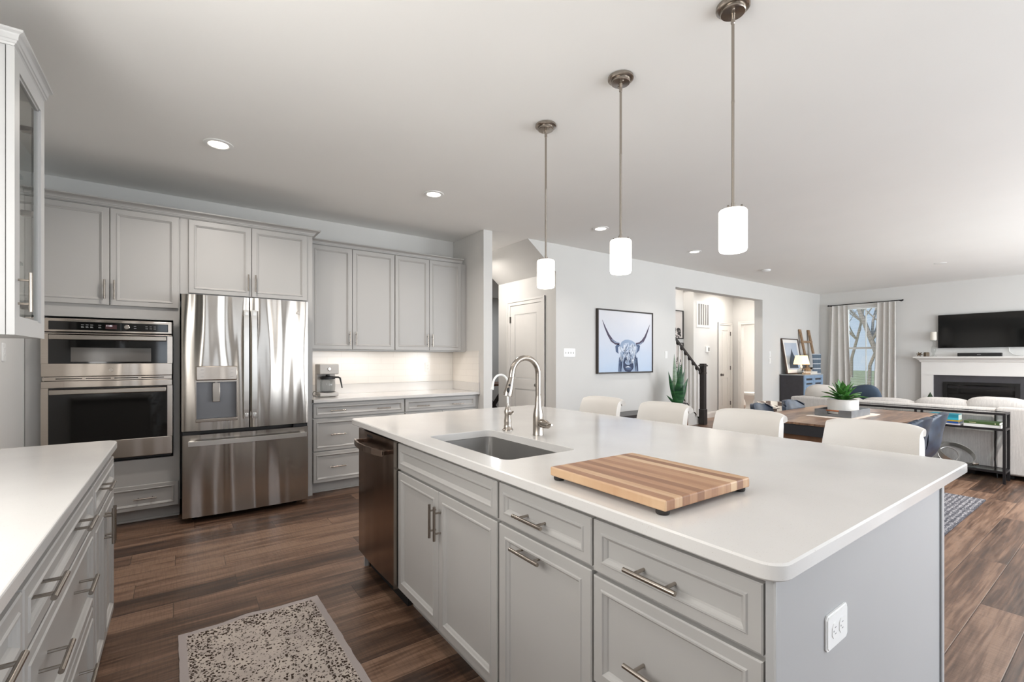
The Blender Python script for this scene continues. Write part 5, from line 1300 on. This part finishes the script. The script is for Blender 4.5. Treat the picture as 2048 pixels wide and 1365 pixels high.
# toilet in the powder room
t = local_thing('toilet', 'white toilet glimpsed through the powder room doorway', 'toilet', (11.75, 5.92, 0), rz=PI)
b = MB(); b.lathe([(0.12, 0), (0.125, 0.02), (0.105, 0.06), (0.10, 0.16), (0.13, 0.26), (0.175, 0.34), (0.19, 0.385), (0.185, 0.395), (0.15, 0.39)], (0, 0, 0), 'Z', 32)
for v in b.bm.verts: v.co.y = v.co.y * 1.28 - 0.03
b.box(-0.10, 0.10, 0.05, 0.42, 0.0, 0.30, 0.03); b.build('bowl', M['porcelain'], t)
b = MB(); b.lathe([(0.0, 0.396), (0.186, 0.396), (0.192, 0.402), (0.192, 0.412), (0.186, 0.417), (0, 0.417)], (0, 0, 0), 'Z', 32, close=False)
for v in b.bm.verts: v.co.y = v.co.y * 1.28 - 0.03
b.build('seat', M['porcelain'], t)
b = MB(); b.lathe([(0.0, 0.418), (0.184, 0.418), (0.190, 0.424), (0.188, 0.436), (0.17, 0.442), (0, 0.443)], (0, 0, 0), 'Z', 32, close=False)
for v in b.bm.verts: v.co.y = v.co.y * 1.28 - 0.03
b.build('lid', M['porcelain'], t)
b = MB(); b.box(-0.20, 0.20, 0.26, 0.43, 0.31, 0.72, 0.02, 3); b.build('tank', M['porcelain'], t)
b = MB(); b.box(-0.21, 0.21, 0.25, 0.44, 0.722, 0.755, 0.01); b.build('tank_lid', M['porcelain'], t)

# study sliver behind the hall: wooden table and chair
t = thing('wooden_table', 'brown wooden table with crossed legs glimpsed past the kitchen wall end', 'table', (5.5, 8.0, 0))
b = MB(); b.box(4.9, 6.3, 7.8, 8.6, 0.735, 0.775, 0.004); b.build('tabletop', pbr('brown_table', (112, 72, 50), 0.4, var=.2), t)
for x in (5.2, 5.75):
    for sg in (-1, 1): b = MB(); b.prism([(x - .28*sg, 7.86, 0), (x - .28*sg + .07, 7.86, 0), (x + .28*sg + .07, 7.86, 0.735), (x + .28*sg, 7.86, 0.735)], (0, 0.06 , 0)) if sg > 0 else b.prism([(x + .28, 7.93, 0), (x + .35, 7.93, 0), (x - .21, 7.93, 0.735), (x - .28, 7.93, 0.735)], (0, .06, 0)); b.build('leg', M['darkwood'], t)

# ------------------------------------------------------------------ dining area
t = MB(); flat_rug(t, 2.55, 2.10, 0.010, 20, 20, 0.006, 6); o = t.build('dining_rug', M['weave']); o.location = (4.66, 1.94, 0); tag(o, 'large grey woven rug under the dining table', 'rug')
tx0, tx1, ty0, ty1, tz = 4.170, 5.960, 1.215, 2.215, 0.760
t = thing('dining_table', 'rustic brown wooden dining table with a black apron', 'table', ((tx0+tx1)/2, (ty0+ty1)/2, 0.012))
b = MB(); b.box(tx0, tx1, ty0, ty1, 0.742, tz, 0.003); b.build('tabletop', M['tablewood'], t)
b = MB(); q = 0.012
b.box(tx0 + q, tx0 + q + .02, ty0 + q, ty1 - q, 0.655, 0.7418); b.box(tx1 - q - .02, tx1 - q, ty0 + q, ty1 - q, 0.655, 0.7418); b.box(tx0 + q + .02, tx1 - q - .02, ty0 + q, ty0 + q + .02, 0.655, 0.7418); b.box(tx0 + q + .02, tx1 - q - .02, ty1 - q - .02, ty1 - q, 0.655, 0.7418)
b.build('apron', pbr('charcoal_apron', (44, 44, 48), .45), t)
for x in (tx0 + .12, tx1 - .12):
    b = MB(); b.box(x - .05, x + .05, ty0 + .08, ty1 - .08, 0.575, 0.654, .004); b.build('cross_beam', M['oak'], t)
    for y in (ty0 + .22, ty1 - .22): b = MB(); b.box(x - .045, x + .045, y - .045, y + .045, 0.10, 0.574); b.build('leg', M['oak'], t)
    b = MB(); b.box(x - .05, x + .05, ty0 + .10, ty1 - .10, 0.013, 0.099, .004); b.build('foot_beam', M['oak'], t)
b = MB(); b.box(tx0 + .175, tx1 - .175, (ty0+ty1)/2 - .04, (ty0+ty1)/2 + .04, 0.22, 0.30); b.build('stretcher', M['oak'], t)
t = MB()
def fn(u, v): x, y = 4.70 + 0.70 * u, 1.515 + 0.37 * v; return (x + .01 * math.sin(9*v), y + .006 * math.sin(13*u), tz + 0.0028)
shell(t, fn, 12, 8, 0.004); tag(t.build('table_runner', M['runner'], None, (5.05, 1.7, tz)), 'off-white cloth runner under the metal tray', 'runner')
trx0, trx1, try0, try1, trz = 4.80, 5.26, 1.555, 1.845, tz + 0.006
t = thing('metal_tray', 'rectangular grey metal tray with cut-out wooden handles on the dining table', 'tray', (5.03, 1.70, trz))
b = MB(); b.box(trx0, trx1, try0, try1, trz, trz + .006); b.box(trx0, trx1, try0, try0 + .006, trz + .006, trz + .060); b.box(trx0, trx1, try1 - .006, try1, trz + .006, trz + .060)
ymid = (try0 + try1) / 2
for x in (trx0, trx1 - .006):
    b.box(x, x + .006, try0 + .006, ymid - .045, trz + .006, trz + .06); b.box(x, x + .006, ymid + .045, try1 - .006, trz + .006, trz + .06); b.box(x, x + .006, ymid - .045, ymid + .045, trz + .006, trz + .022)
b.build('pan', M['greytray'], t)
for x in (trx0 + .003, trx1 - .003): b = MB(); b.tube([(x, ymid - .05, trz + .053), (x, ymid + .05, trz + .053)], .0075, 10); b.build('handle', pbr('cedar_grip', (150, 88, 48), .5), t)
cx, cy = 5.055, 1.705; pz_ = trz + .0065
t = thing('potted_succulent', 'green spiky succulent in a ribbed white oval pot on the tray', 'plant', (cx, cy, pz_))
b = MB(); pr_ = [(0.095, 0.0)] 
for i in range(12): pr_ += [(0.122 - .002 * (i % 2), 0.006 + i * .0107)]
pr_ += [(0.124, .138), (.112, .138), (.110, .12)]
b.lathe(pr_, (cx, cy, pz_), 'Z', 36); b.build('pot', M['potwhite'], t)
b = MB(); b.lathe([(0, .122), (.111, .121)], (cx, cy, pz_), 'Z', 24, close=False); b.build('soil', M['soil'], t)
rn = random.Random(11)
for i in range(26):
    a = i * 2.399; ring_ = i / 26; L_ = 0.20 - 0.05 * ring_ + rn.uniform(-.02, .03); out = 0.16 * (1 - ring_) + .03; h_ = 0.06 + 0.15 * ring_ + rn.uniform(-.01, .02)
    b = MB()
    def fn(u, v, a=a, out=out, h_=h_):
        s = (u*2 - 1) * .024 * (math.sin(PI * (v * .82 + .12)) ** .8) * max(.05, 1 - v**5)
        r_ = .015 + out * v; z = pz_ + .120 + h_ * (v ** .8) - .03 * v * v * (out / .16) + abs(s) * .5
        return (cx + r_ * math.cos(a) - s * math.sin(a), cy + r_ * math.sin(a) + s * math.cos(a), z)
    shell(b, fn, 4, 8, .004); b.build('leaf', M['agave'], t)
# dining chairs
def chair():
    t = local_thing('dining_chair', '', 'chair', (0, 0, 0), 'blue leather dining chairs')
    b = MB(); C = [(0.16, .44), (0.0, .425), (-.15, .45), (-.22, .54), (-.245, .68), (-.27, .79), (-.285, .845)]     # (y, z): seat to back, facing +y
    def fn(u, v):
        s = u*2 - 1; p = catmull([Vector((a_, c_, 0)) for a_, c_ in C], v); hw = .235 - .035 * max(0, v - .6) / .4 - 0.02 * (1 - v)
        up = .10 * s**2 * math.sin(PI * min(1, v * 1.05)) if v < .75 else .10 * s*s * math.sin(PI * v * 1.05)
        fwd = .085 * s * s * max(0, v - .25) / .75
        rz_ = -.055 * abs(s) ** 3 * max(0, v - .7) / .3
        return (s * hw, p.x + fwd, p.y + up * .5 + rz_)
    shell(b, fn, 20, 26, .035); b.build('seat_shell', M['navy'], t)
    for sx in (-1, 1):
        for sy in (-1, 1): b = MB(); b.tube([(sx * .12, .0 + sy * .10, .415), (sx * .20, sy * .20, .017)], [.012, .010], 8); b.build('leg', M['iron'], t)
    b = MB(); b.box(-.14, .14, -.13, .13, .385, .405); b.build('under_frame', M['iron'], t); return t
CG = 'blue leather dining chairs'
c0 = chair(); c0.location = (4.60, 1.275, 0); c0['label'] = 'blue leather chair on the near side of the table, left one of that pair'
dup(c0, (5.12, 1.285, 0), 0.05, 'blue leather chair next to the open shelf table, its tall back nearest the sofa', CG)
dup(c0, (4.70, 2.06, 0), PI + .05, 'dark leather chair at the far side of the table, nearer the powder room doorway', CG)
dup(c0, (5.34, 2.05, 0), PI - .04, 'blue leather chair at the far side of the table, in front of the checked throw', CG)

# armchair with checked throw
t = thing('accent_chair', 'low rounded armchair covered by a brown and cream checked throw', 'chair', (6.58, 2.96, 0))
b = MB(); b.ell((6.58, 2.96, .27), (.30, .27, .20), 28, 12, .5); b.build('seat', M['pillow'], t)
b = MB()
def fn(u, v): a = PI * (-.15 + 1.3 * u) ; r_ = .22 ; return (6.58 + r_ * 1.05 * math.cos(a), 2.96 + r_ * math.sin(a), .30 + .40 * v - .06 * abs(2*u-1)**3)
shell(b, fn, 24, 8, .09); b.build('backrest', M['checker'], t)
for x in (6.42, 6.74):
    for y in (2.82, 3.10): b = MB(); b.tube([(x, y, 0), (x, y, .12)], .018, 8); b.build('leg', M['darkwood'], t)

# ------------------------------------------------------------------ sofa and console
t = thing('sofa', 'long light grey sectional sofa seen from behind', 'sofa', (7.7, 1.2, 0))
b = MB(); b.box(7.19, 8.15, 1.012, 3.07, .05, .40, .02); b.build('base', M['sofa'], t)
b = MB(); b.box(7.17, 7.36, 1.010, 3.07, .055, .748, .022, 3); b.build('backrest', M['sofa'], t)
b = MB(); b.box(7.15, 7.36, -1.20, 1.002, .050, .762, .022, 3); b.build('backrest', M['sofa'], t)
b = MB(); b.box(7.19, 9.2, -1.20, 1.005, .05, .40, .02); b.build('base', M['sofa'], t)
b = MB(); b.box(7.365, 8.15, 2.86, 3.07, .402, .745, .022, 3); b.build('armrest', M['sofa'], t)
for y0_, y1_ in ((1.015, 1.93), (1.935, 2.855), (-.2, 1.0)): b = MB(); b.box(7.37, 8.14, y0_, y1_, .403, .55, .04, 3); b.build('seat_cushion', M['sofa'], t)
for y in (-.9, 0.9, 1.2, 2.9):
    b = MB(); b.box(7.24, 7.30, y - .03, y + .03, 0, .055); b.build('foot', M['black'], t)
def puff(c, r, rot=(0, 0, 0), pw=.55):
    b = MB(); R3 = Euler(rot).to_matrix()
    b.ell(c, r, 26, 14, pw, fn=lambda p: R3 @ Vector((p.x * (1 - .35 * (abs(p.y) / r[1]) ** 2.5 * (abs(p.z) / r[2]) ** 2.5), p.y, p.z))); return b
for (yc, hw, zc_, hz, lb) in ((1.49, .27, .655, .165, 0), (1.03, .27, .675, .180, 0), (.52, .28, .69, .19, 0), (2.02, .30, .625, .155, 0), (2.54, .27, .62, .15, 0)):
    puff((7.50, yc, zc_), (.105, hw, hz), (0, -.15, 0)).build('back_cushion', M['sofa'], t)
tag(puff((7.58, 2.80, .755), (.09, .23, .17), (.10, -.45, .2), .8).build('throw_pillow', M['pillow'], None, (7.58, 2.8, .6)), 'plump off-white pillow at the left end of the sofa', 'pillow')
tag(puff((7.66, 2.36, .77), (.08, .23, .155), (-.28, -.3, -.1), .75).build('throw_pillow', M['navyfab'], None, (7.66, 2.36, .6)), 'dark blue pillow on the sofa under the window', 'pillow')
t = thing('console_table', 'narrow black metal console with glass shelves behind the sofa', 'console table', (6.99, 1.58, 0))
kx0, kx1, ky0, ky1 = 6.860, 7.120, .885, 2.285; q = .022
for x in (kx0, kx1 - q):
    for y in (ky0, ky1 - q): b = MB(); b.box(x, x + q, y, y + q, 0, .728); b.build('leg', M['iron'], t)
for y in (1.545, 1.600): b = MB(); b.box(kx0, kx0 + q, y - .01, y + .01, .567, .706); b.build('post', M['iron'], t)
for z, nm in ((.706, 'top'), (.545, 'middle'), (.105, 'lower')):
    b = MB(); h_ = .022
    b.box(kx0, kx0 + q, ky0 + q, ky1 - q, z, z + h_); b.box(kx1 - q, kx1, ky0 + q, ky1 - q, z, z + h_); b.box(kx0 + q, kx1 - q, ky0, ky0 + q, z, z + h_); b.box(kx0 + q, kx1 - q, ky1 - q, ky1, z, z + h_)
    fr_ = b.build('shelf_frame', M['iron'], t)
    b = MB(); b.box(kx0 + q, kx1 - q, ky0 + q, ky1 - q, z + .013, z + .020); b.build('glass', M['shelfglass'], fr_)
def book(x0_, x1_, y0_, y1_, z, h_, cover, label, group, rz=0, marks=None):
    xm, ym_ = (x0_ + x1_) / 2, (y0_ + y1_) / 2; w_, l_ = (x1_ - x0_) / 2, (y1_ - y0_) / 2
    t = local_thing('book', label, 'book', (xm, ym_, z), group, rz)
    m_ = pbr('cover_' + label[:12].replace(' ', '_'), cover, .4, var=.05)
    b = MB(); b.box(-w_, w_, -l_, l_, 0, .002); b.box(-w_, w_, -l_, l_, h_ - .002, h_); b.box(-w_, -w_ + .002, -l_, l_, .002, h_ - .002); b.build('cover', m_, t)
    b = MB(); b.box(-w_ + .0022, w_ - .004, -l_ + .004, l_ - .004, .0022, h_ - .0022); b.build('pages', M['paper'], t)
    if marks:
        b = MB()
        for (a0, a1, c0_, c1_) in marks: b.box(-w_ - .0004, -w_, l_ * a0, l_ * a1, h_ * c0_, h_ * c1_)
        b.build('spine_marks', pbr('mark_' + label[:10].replace(' ', '_'), (226, 222, 190), .5), t)
    return t
BG = 'books on the console table'; zb = .5655
book(6.90, 7.09, 1.235, 1.50, zb, .016, (214, 208, 222), 'pale lilac book at the bottom of the left stack on the console', BG, .03, [(-.5, .3, .3, .7)])
book(6.90, 7.08, 1.245, 1.50, zb + .0165, .020, (30, 76, 150), 'royal blue book in the left stack on the console', BG, -.02, [(-.3, .6, .4, .6)])
book(6.905, 7.07, 1.240, 1.49, zb + .037, .014, (232, 190, 52), 'yellow book in the left stack on the console', BG, .02)
book(6.90, 7.08, 1.245, 1.49, zb + .0515, .060, (54, 170, 196), 'thick turquoise book on top of the left stack on the console', BG, 0, [(-.1, .7, .5, .62), (.0, .6, .3, .36)])
book(6.895, 7.09, .925, 1.205, zb, .030, (226, 226, 224), 'white book under the green one on the console', BG, 0)
book(6.895, 7.085, .93, 1.20, zb + .0305, .026, (68, 92, 50), 'dark green hardback on top of the right stack on the console', BG, -.03, [(.3, .7, .4, .55), (-.8, -.74, .3, .7)])
b = MB(); pts = [(7.135, .995, .70), (7.13, .99, .45), (7.135, 1.0, .2), (7.13, .985, .06), (7.12, .98, .01)]; b.tube(pts, .005, 6); tag(b.build('power_cord', M['black'], None, (7.13, .99, 0)), 'dark cord hanging down the back of the sofa behind the console', 'cord')
# twin-ring sculpture
t = thing('ring_sculpture', 'silver sculpture of overlapping tilted rings on the lowest console shelf', 'sculpture', (6.99, 1.28, .127))
def hoop(c, R_, wd_, rot):
    b = MB(); R3 = (Matrix.Rotation(rot[0], 4, 'X') @ Matrix.Rotation(rot[1], 4, 'Y')).to_3x3()
    def fn(u, v): a = 2*PI*u; return Vector(c) + R3 @ Vector((wd_ * (v - .5), R_ * math.cos(a), R_ * math.sin(a)))
    n_ = 40
    for i in range(n_):
        for (v0, v1) in ((0, 1),):
            p = [fn(i/n_, 0), fn((i+1)/n_, 0), fn((i+1)/n_, 1), fn(i/n_, 1)]
            c_ = Vector(c); p2 = [c_ + (q_ - c_) * .955 for q_ in p]
            vs = [b.bm.verts.new(q_) for q_ in p + p2]
            for f4 in ((0,1,2,3), (7,6,5,4), (0,4,5,1), (3,2,6,7)): b.bm.faces.new([vs[k_] for k_ in f4]).smooth = True
    bmesh.ops.remove_doubles(b.bm, verts=b.bm.verts, dist=1e-5); return b
hoop((6.99, 1.275, .235), .155, .055, (math.radians(27), math.radians(64), 0)).build('outer_ring', M['silver'], t)
hoop((6.985, 1.345, .215), .085, .045, (math.radians(40), math.radians(25), 0)).build('inner_ring', M['silver'], t)
b = MB(); b.tube([(6.985, 1.20, .145), (6.985, 1.13, .150), (6.985, 1.10, .158)], [.012, .016, .010], 12); b.build('foot', M['nickel'], t)

# ------------------------------------------------------------------ living room far wall
# curtains
def curtain(y0_, y1_, yb0, yb1, label, seed, nf):
    b = MB(); n_ = 96
    def fn(u, v):
        z = 2.475 - v * 2.42; k_ = v ** 1.3; y = (y0_ + (y1_ - y0_) * u) * (1 - k_) + (yb0 + (yb1 - yb0) * u) * k_
        ph = u * 2*PI * nf + seed + .7 * math.sin(u * 7 + seed) + .35 * math.sin(v * 2.2 + u * 5)
        w_ = math.sin(ph) * (.020 + .014 * v) + .008 * math.sin(u * 23 + seed + v)
        return (WR - .100 + w_, y + .012 * math.cos(ph), z)
    shell(b, fn, n_, 16, .003); tag(b.build('curtain', M['curtain'], None, (WR - .1, (y0_ + y1_) / 2, .055)), label, 'curtain', 'light curtains beside the far window')
curtain(4.30, 3.965, 4.40, 3.87, 'light linen curtain on the left of the far window', .4, 3.4)
curtain(3.445, 3.10, 3.52, 3.09, 'light linen curtain between the far window and the fireplace', 2.1, 3.6)
t = thing('curtain_rod', 'thin black curtain rod across the top of the far window', 'curtain rod', (WR - .105, 3.68, 2.49))
b = MB(); b.tube([(WR - .105, 4.33, 2.492), (WR - .105, 3.00, 2.492)], .009, 10); b.build('rod', M['iron'], t)
for y in (4.33, 3.00): b = MB(); b.ell((WR - .105, y, 2.492), (.018, .018, .018), 12, 8); b.build('finial', M['iron'], t)
for y in (4.30, 3.04): b = MB(); b.box(WR - .115, WR - .001, y - .008, y + .008, 2.478, 2.496); b.build('bracket', M['iron'], t)
# sideboard
ex0, ex1, ey0, ey1, ez = 10.10, 10.975, 4.062, 4.515, .970
t = thing('sideboard', 'charcoal sideboard with a washed blue slatted front under the lamp', 'sideboard', ((ex0+ex1)/2, (ey0+ey1)/2, 0))
b = MB(); b.box(ex0, ex1, ey0 + .02, ey1, .04, ez - .02, .003); b.build('body', M['cabdark'], t)
b = MB(); b.box(ex0 - .008, ex1 + .008, ey0 - .006, ey1, ez - .0195, ez, .003); b.build('top', pbr('sideboard_top', (150, 156, 160), .4), t)
b = MB(); b.box(ex0, ex0 + .05, ey0, ey0 + .0195, .04, ez - .02); b.box(ex1 - .05, ex1, ey0, ey0 + .0195, .04, ez - .02); b.box(ex0 + .05, ex1 - .05, ey0, ey0 + .0195, ez - .075, ez - .02); b.box(ex0 + .05, ex1 - .05, ey0, ey0 + .0195, .04, .09); xm = (ex0+ex1)/2; b.box(xm - .03, xm + .03, ey0, ey0 + .0195, .09, ez - .075)
b.build('face_frame', M['cablue'], t)
for x0_, x1_ in ((ex0 + .055, xm - .035), (xm + .035, ex1 - .055)):
    b = MB(); z = .095
    while z < ez - .13: b.box(x0_, x1_, ey0 + .002, ey0 + .018, z, z + .055); z += .088
    b.box(x0_, x0_ + .03, ey0 + .001, ey0 + .019, .095, ez - .08); b.box(x1_ - .03, x1_, ey0 + .001, ey0 + .019, .095, ez - .08); b.build('slatted_door', M['cablue'], t)
for x in (ex0 + .04, ex1 - .04):
    for y in (ey0 + .05, ey1 - .04): b = MB(); b.box(x - .02, x + .02, y - .02, y + .02, 0, .04); b.build('foot', M['cabdark'], t)
# leaning framed art, lamp, ladder with blanket, small things on the sideboard
t = local_thing('framed_art', 'framed print of a dark mountain peak leaning on the wall behind the lamp', 'picture', (10.52, 4.395, ez + .006))
TL = math.radians(-9); R3 = Euler((TL, 0, 0)).to_matrix()
def tilt(b):
    for v in b.bm.verts: v.co = R3 @ v.co
    return b
aw, ah = .37, .75
b = MB(); b.box(-aw, -aw + .02, 0, .03, 0, ah); b.box(aw - .02, aw, 0, .03, 0, ah); b.box(-aw + .02, aw - .02, 0, .03, 0, .02); b.box(-aw + .02, aw - .02, 0, .03, ah - .02, ah); tilt(b).build('frame', pbr('walnut_frame', (74, 56, 46), .5), t)
b = MB(); b.box(-aw + .02, aw - .02, .012, .028, .02, ah - .02); b.mi = 1; b.quad((-aw + .09, .0115, .09), (aw - .09, .0115, .09), (aw - .09, .0115, ah - .09), (-aw + .09, .0115, ah - .09)); b.mi = 2
b.bm.faces.new([b.bm.verts.new(p) for p in ((-.20, .011, .12), (.20, .011, .12), (.17, .011, .26), (.05, .011, .43), (0.0, .011, .54), (-.03, .011, .47), (-.10, .011, .36), (-.18, .011, .24))]).material_index = 2
tilt(b).build('print', [pbr('mat_board', (232, 232, 230), .6), pbr('art_sky', (176, 188, 204), .6), pbr('art_peak', (56, 66, 80), .6)], t)
lx, ly = 10.30, 4.20
t = thing('table_lamp', 'small lit table lamp with a clear glass base and tapered cream shade', 'lamp', (lx, ly, ez + .001))
z_ = ez + .001
b = MB(); b.lathe([(.06, 0), (.075, .01), (.080, .05), (.075, .09), (.045, .115), (.022, .125), (.020, .15)], (lx, ly, z_), 'Z', 28); b.build('glass_base', M['glass'], t)
b = MB(); b.lathe([(.020, .125), (.018, .17), (.008, .18), (.008, .26)], (lx, ly, z_), 'Z', 16); b.build('stem', M['porcelain'], t)
b = MB(); b.lathe([(.145, .205), (.105, .385), (.103, .385), (.143, .205)], (lx, ly, z_), 'Z', 32, close=False); b.build('lamp_shade', M['tableshade'], t)
b = MB(); b.ell((lx, ly, z_ + .29), (.025, .025, .035), 14, 8); b.build('bulb', emit('bulb_glow', (255, 224, 176), 30.0), t)
b = MB(); b.box(10.30, 10.52, 4.085, 4.18, ez + .0012, ez + .040, .003); 
b.bm.free()
for i, (x0_, x1_, h_, c_, lb) in enumerate(((10.44, 10.78, .026, (196, 178, 160), 'tan book lying flat on the sideboard'), (10.50, 10.80, .030, (222, 224, 224), 'white book on top of the tan one on the sideboard'))):
    book(x0_, x1_, 4.085 + .01 * i, 4.245, ez + .001 + .0265 * i, h_, c_, lb, 'books on the sideboard')
b = MB(); rn = random.Random(3); cxw, cyw, czw, Rw = 10.83, 4.30, ez + .066, .058
for k_ in range(3):
    b.ell((cxw + (k_-1) * .001, cyw, czw), (Rw, Rw, Rw), 18, 12) if k_ == 0 else None
b2 = MB(); 
b2.bm.free()
for i in range(7):
    a = PI * i / 7; b.tube([(cxw + (Rw + .004) * math.cos(th) * math.cos(a), cyw + (Rw + .004) * math.cos(th) * math.sin(a), czw + (Rw + .004) * math.sin(th)) for th in [2*PI*w_/16 for w_ in range(17)]], .006, 6, cap=False)
tag(b.build('knot_ball', pbr('wooden_knot', (176, 146, 112), .6, var=.2, vs=20), None, (cxw, cyw, ez)), 'round light wooden knot ball at the right end of the sideboard', 'decoration')
t = thing('blanket_ladder', 'light wooden ladder leaning in the room corner with a throw over it', 'ladder', (11.15, 4.3, 0))
def lp(x, z): return (x, 4.50 - .30 * (1 - z / 1.93), z)
for x0_, x1_ in ((11.13, 10.99), (11.56, 11.42)):
    b = MB(); a, c = Vector(lp(x0_, 0.0)), Vector(lp(x1_, 1.93)); b.prism([a + Vector((-.035, 0, 0)), a + Vector((.035, 0, 0)), a + Vector((.035, .03, 0)), a + Vector((-.035, .03, 0))], c - a); b.build('rail', M['ladderwood'], t)
for z in (.55, 1.08, 1.66):
    xa = 11.13 - .14 * z / 1.93; b = MB(); p = lp(0, z); b.box(xa - .035, xa + .465, p[1] - .005, p[1] + .025, z - .022, z + .022); b.build('rung', M['ladderwood'], t)
b = MB()
def fn(u, v):
    x = 11.10 + .40 * u + .03 * math.sin(v * 5 + u * 3); z = 1.40 - 0.75 * v; y = 4.385 - .045 + .10 * v * 0 + .018 * math.sin(u * 14 + v * 2) - .02 * math.sin(PI * v)
    return (x, y - .035, z)
shell(b, fn, 16, 16, .03); tag(b.build('throw_blanket', M['blanket'], None, (11.3, 4.33, .6)), 'grey-blue throw with white stripes hung over the ladder', 'blanket')
# television, soundbar, mantel things
t = thing('television', 'large black flat television on the wall over the mantel', 'television', (WR - .04, 1.865, 1.50))
b = MB(); b.box(WR - .075, WR - .035, 1.262, 2.463, 1.497, 2.137, .006); b.build('casing', M['black'], t)
b = MB(); b.box(WR - .0772, WR - .0752, 1.270, 2.455, 1.507, 2.129); b.build('screen', M['blackgloss'], t)
b = MB(); b.box(WR - .035, WR - .001, 1.70, 2.03, 1.68, 1.95); b.build('bracket', M['black'], t)
b = MB(); b.tube([(WR - .02, 1.52, 1.50), (WR - .02, 1.51, 1.42), (WR - .02, 1.46, 1.37), (WR - .02, 1.36, 1.345)], .005, 6); tag(b.build('television_cable', M['white'], None, (WR - .02, 1.45, 1.34)), 'thin white cable hanging from the television to the mantel', 'cable')
t = thing('fireplace', 'white-mantelled fireplace with charcoal surround and black firebox', 'fireplace', (WR, 1.875, 0))
fy0, fy1 = 1.05, 2.70; FX = WR - .14
b = MB(); b.sweep([(0, 1.225), (.01, 1.225), (.02, 1.235), (.03, 1.26), (.07, 1.295), (.075, 1.302), (.105, 1.304), (.105, 1.332), (0, 1.332)], [(WR - .001, fy1, 0, 1), (FX, fy1, -1, 1), (FX, fy0, -1, -1), (WR - .001, fy0, 0, -1)]); b.box(FX, WR - .001, fy0, fy1, 1.225, 1.332); b.build('mantel_shelf', M['trim'], t)
b = MB(); b.box(FX, WR - .001, fy0, fy1, .975, 1.225); b.box(FX - .008, FX, fy0, fy1, .975, 1.010); b.build('frieze', M['trim'], t)
for a, c in ((fy1 - .18, fy1), (fy0, fy0 + .18)): b = MB(); b.box(FX, WR - .001, a, c, 0, .975); b.box(FX - .012, FX, a, c, 0, .12); b.build('pilaster', M['trim'], t)
b = MB(); b.box(FX + .03, WR - .001, fy0 + .18, 1.37, 0, .975); b.box(FX + .03, WR - .001, 2.382, fy1 - .18, 0, .975); b.box(FX + .03, WR - .001, 1.37, 2.382, .850, .975); b.build('surround', M['tilefire'], t)
b = MB(); b.box(FX + .012, FX + .029, 1.37, 2.382, .800, .850); b.box(FX + .012, FX + .029, 2.32, 2.382, .10, .800); b.box(FX + .012, FX + .029, 1.37, 1.43, .10, .800); fb = b.build('firebox_frame', M['firebox'], t)
b = MB(); b.box(FX + .045, FX + .049, 1.43, 2.32, .10, .80); b.build('firebox_glass', M['blackgloss'], fb)
b = MB(); b.box(FX + .028, FX + .042, 1.43, 2.32, .735, .775); b.build('louvre', M['iron'], fb)
mz = 1.333
t = thing('soundbar', 'short black soundbar in the middle of the mantel', 'soundbar', (WR - .12, 1.87, mz))
b = MB(); b.box(WR - .19, WR - .10, 1.585, 2.165, mz, mz + .065, .006); b.build('body', M['black'], t)
b = MB(); b.box(WR - .1912, WR - .190, 1.85, 1.90, mz + .030, mz + .037); b.build('logo_strip', M['marks'], t)
hx, hy = WR - .14, 2.515
t = thing('candle_holder', 'clear glass candlestick with a white pillar candle at the left of the mantel', 'candle holder', (hx, hy, mz))
b = MB(); b.lathe([(.05, 0), (.05, .012), (.018, .022), (.016, .06), (.035, .09), (.040, .14), (.030, .19), (.014, .22), (.014, .28), (.030, .30), (.055, .31), (.055, .318)], (hx, hy, mz), 'Z', 24); b.build('glass_stem', M['glass'], t)
b = MB(); b.lathe([(0, .319), (.048, .319), (.048, .475), (.044, .480), (0, .478)], (hx, hy, mz), 'Z', 24, close=False); b.build('candle', M['candle'], t)
b = MB(); b.box(hx - .03, hx + .03, 2.56 - .12, 2.56 + -.06, mz, mz + .001)
b.bm.free()
b = MB(); b.prism([(hx - .03, 2.60, mz), (hx - .03, 2.46 + .12, mz)], (0, 0, 0)) if False else b.lathe([(.045, 0), (.045, .07), (.035, .085), (0, .086)], (WR - .16, 2.455 + .16 - .0, mz), 'Z', 4, close=False)
tag(b.build('wooden_block', M['brass'], None, (WR - .16, 2.615, mz)), 'small brown block between the star and the candlestick on the mantel', 'decoration')
b = MB(); st = (WR - .15, 2.725, mz + .047)
for i in range(6):
    a = 2*PI*i/6 + .2; b.tube([st, (st[0], st[1] + .052 * math.cos(a), st[2] + .046 * math.sin(a))], [.014, .005], 8)
tag(b.build('star_ornament', M['brass'], None, (WR - .15, 2.725, mz)), 'small brown jack-shaped ornament at the left edge of the mantel', 'decoration')
t = thing('small_tree_ornament', 'small dark green cone tree standing by the left fireplace pilaster', 'ornament', (11.80, 2.53, 0))
b = MB(); b.lathe([(.11, 0), (.11, .30), (.09, .31)], (11.80, 2.53, 0), 'Z', 20); b.build('stand', M['oak'], t)
b = MB(); b.lathe([(.0, .31), (.10, .32), (.075, .40), (.085, .40), (.055, .50), (.062, .50), (.030, .58), (.0, .645)], (11.80, 2.53, 0), 'Z', 16, close=False); b.build('foliage', pbr('dark_needles', (50, 66, 48), .9, var=.4, vs=60, bump=.6, bs=150), t)
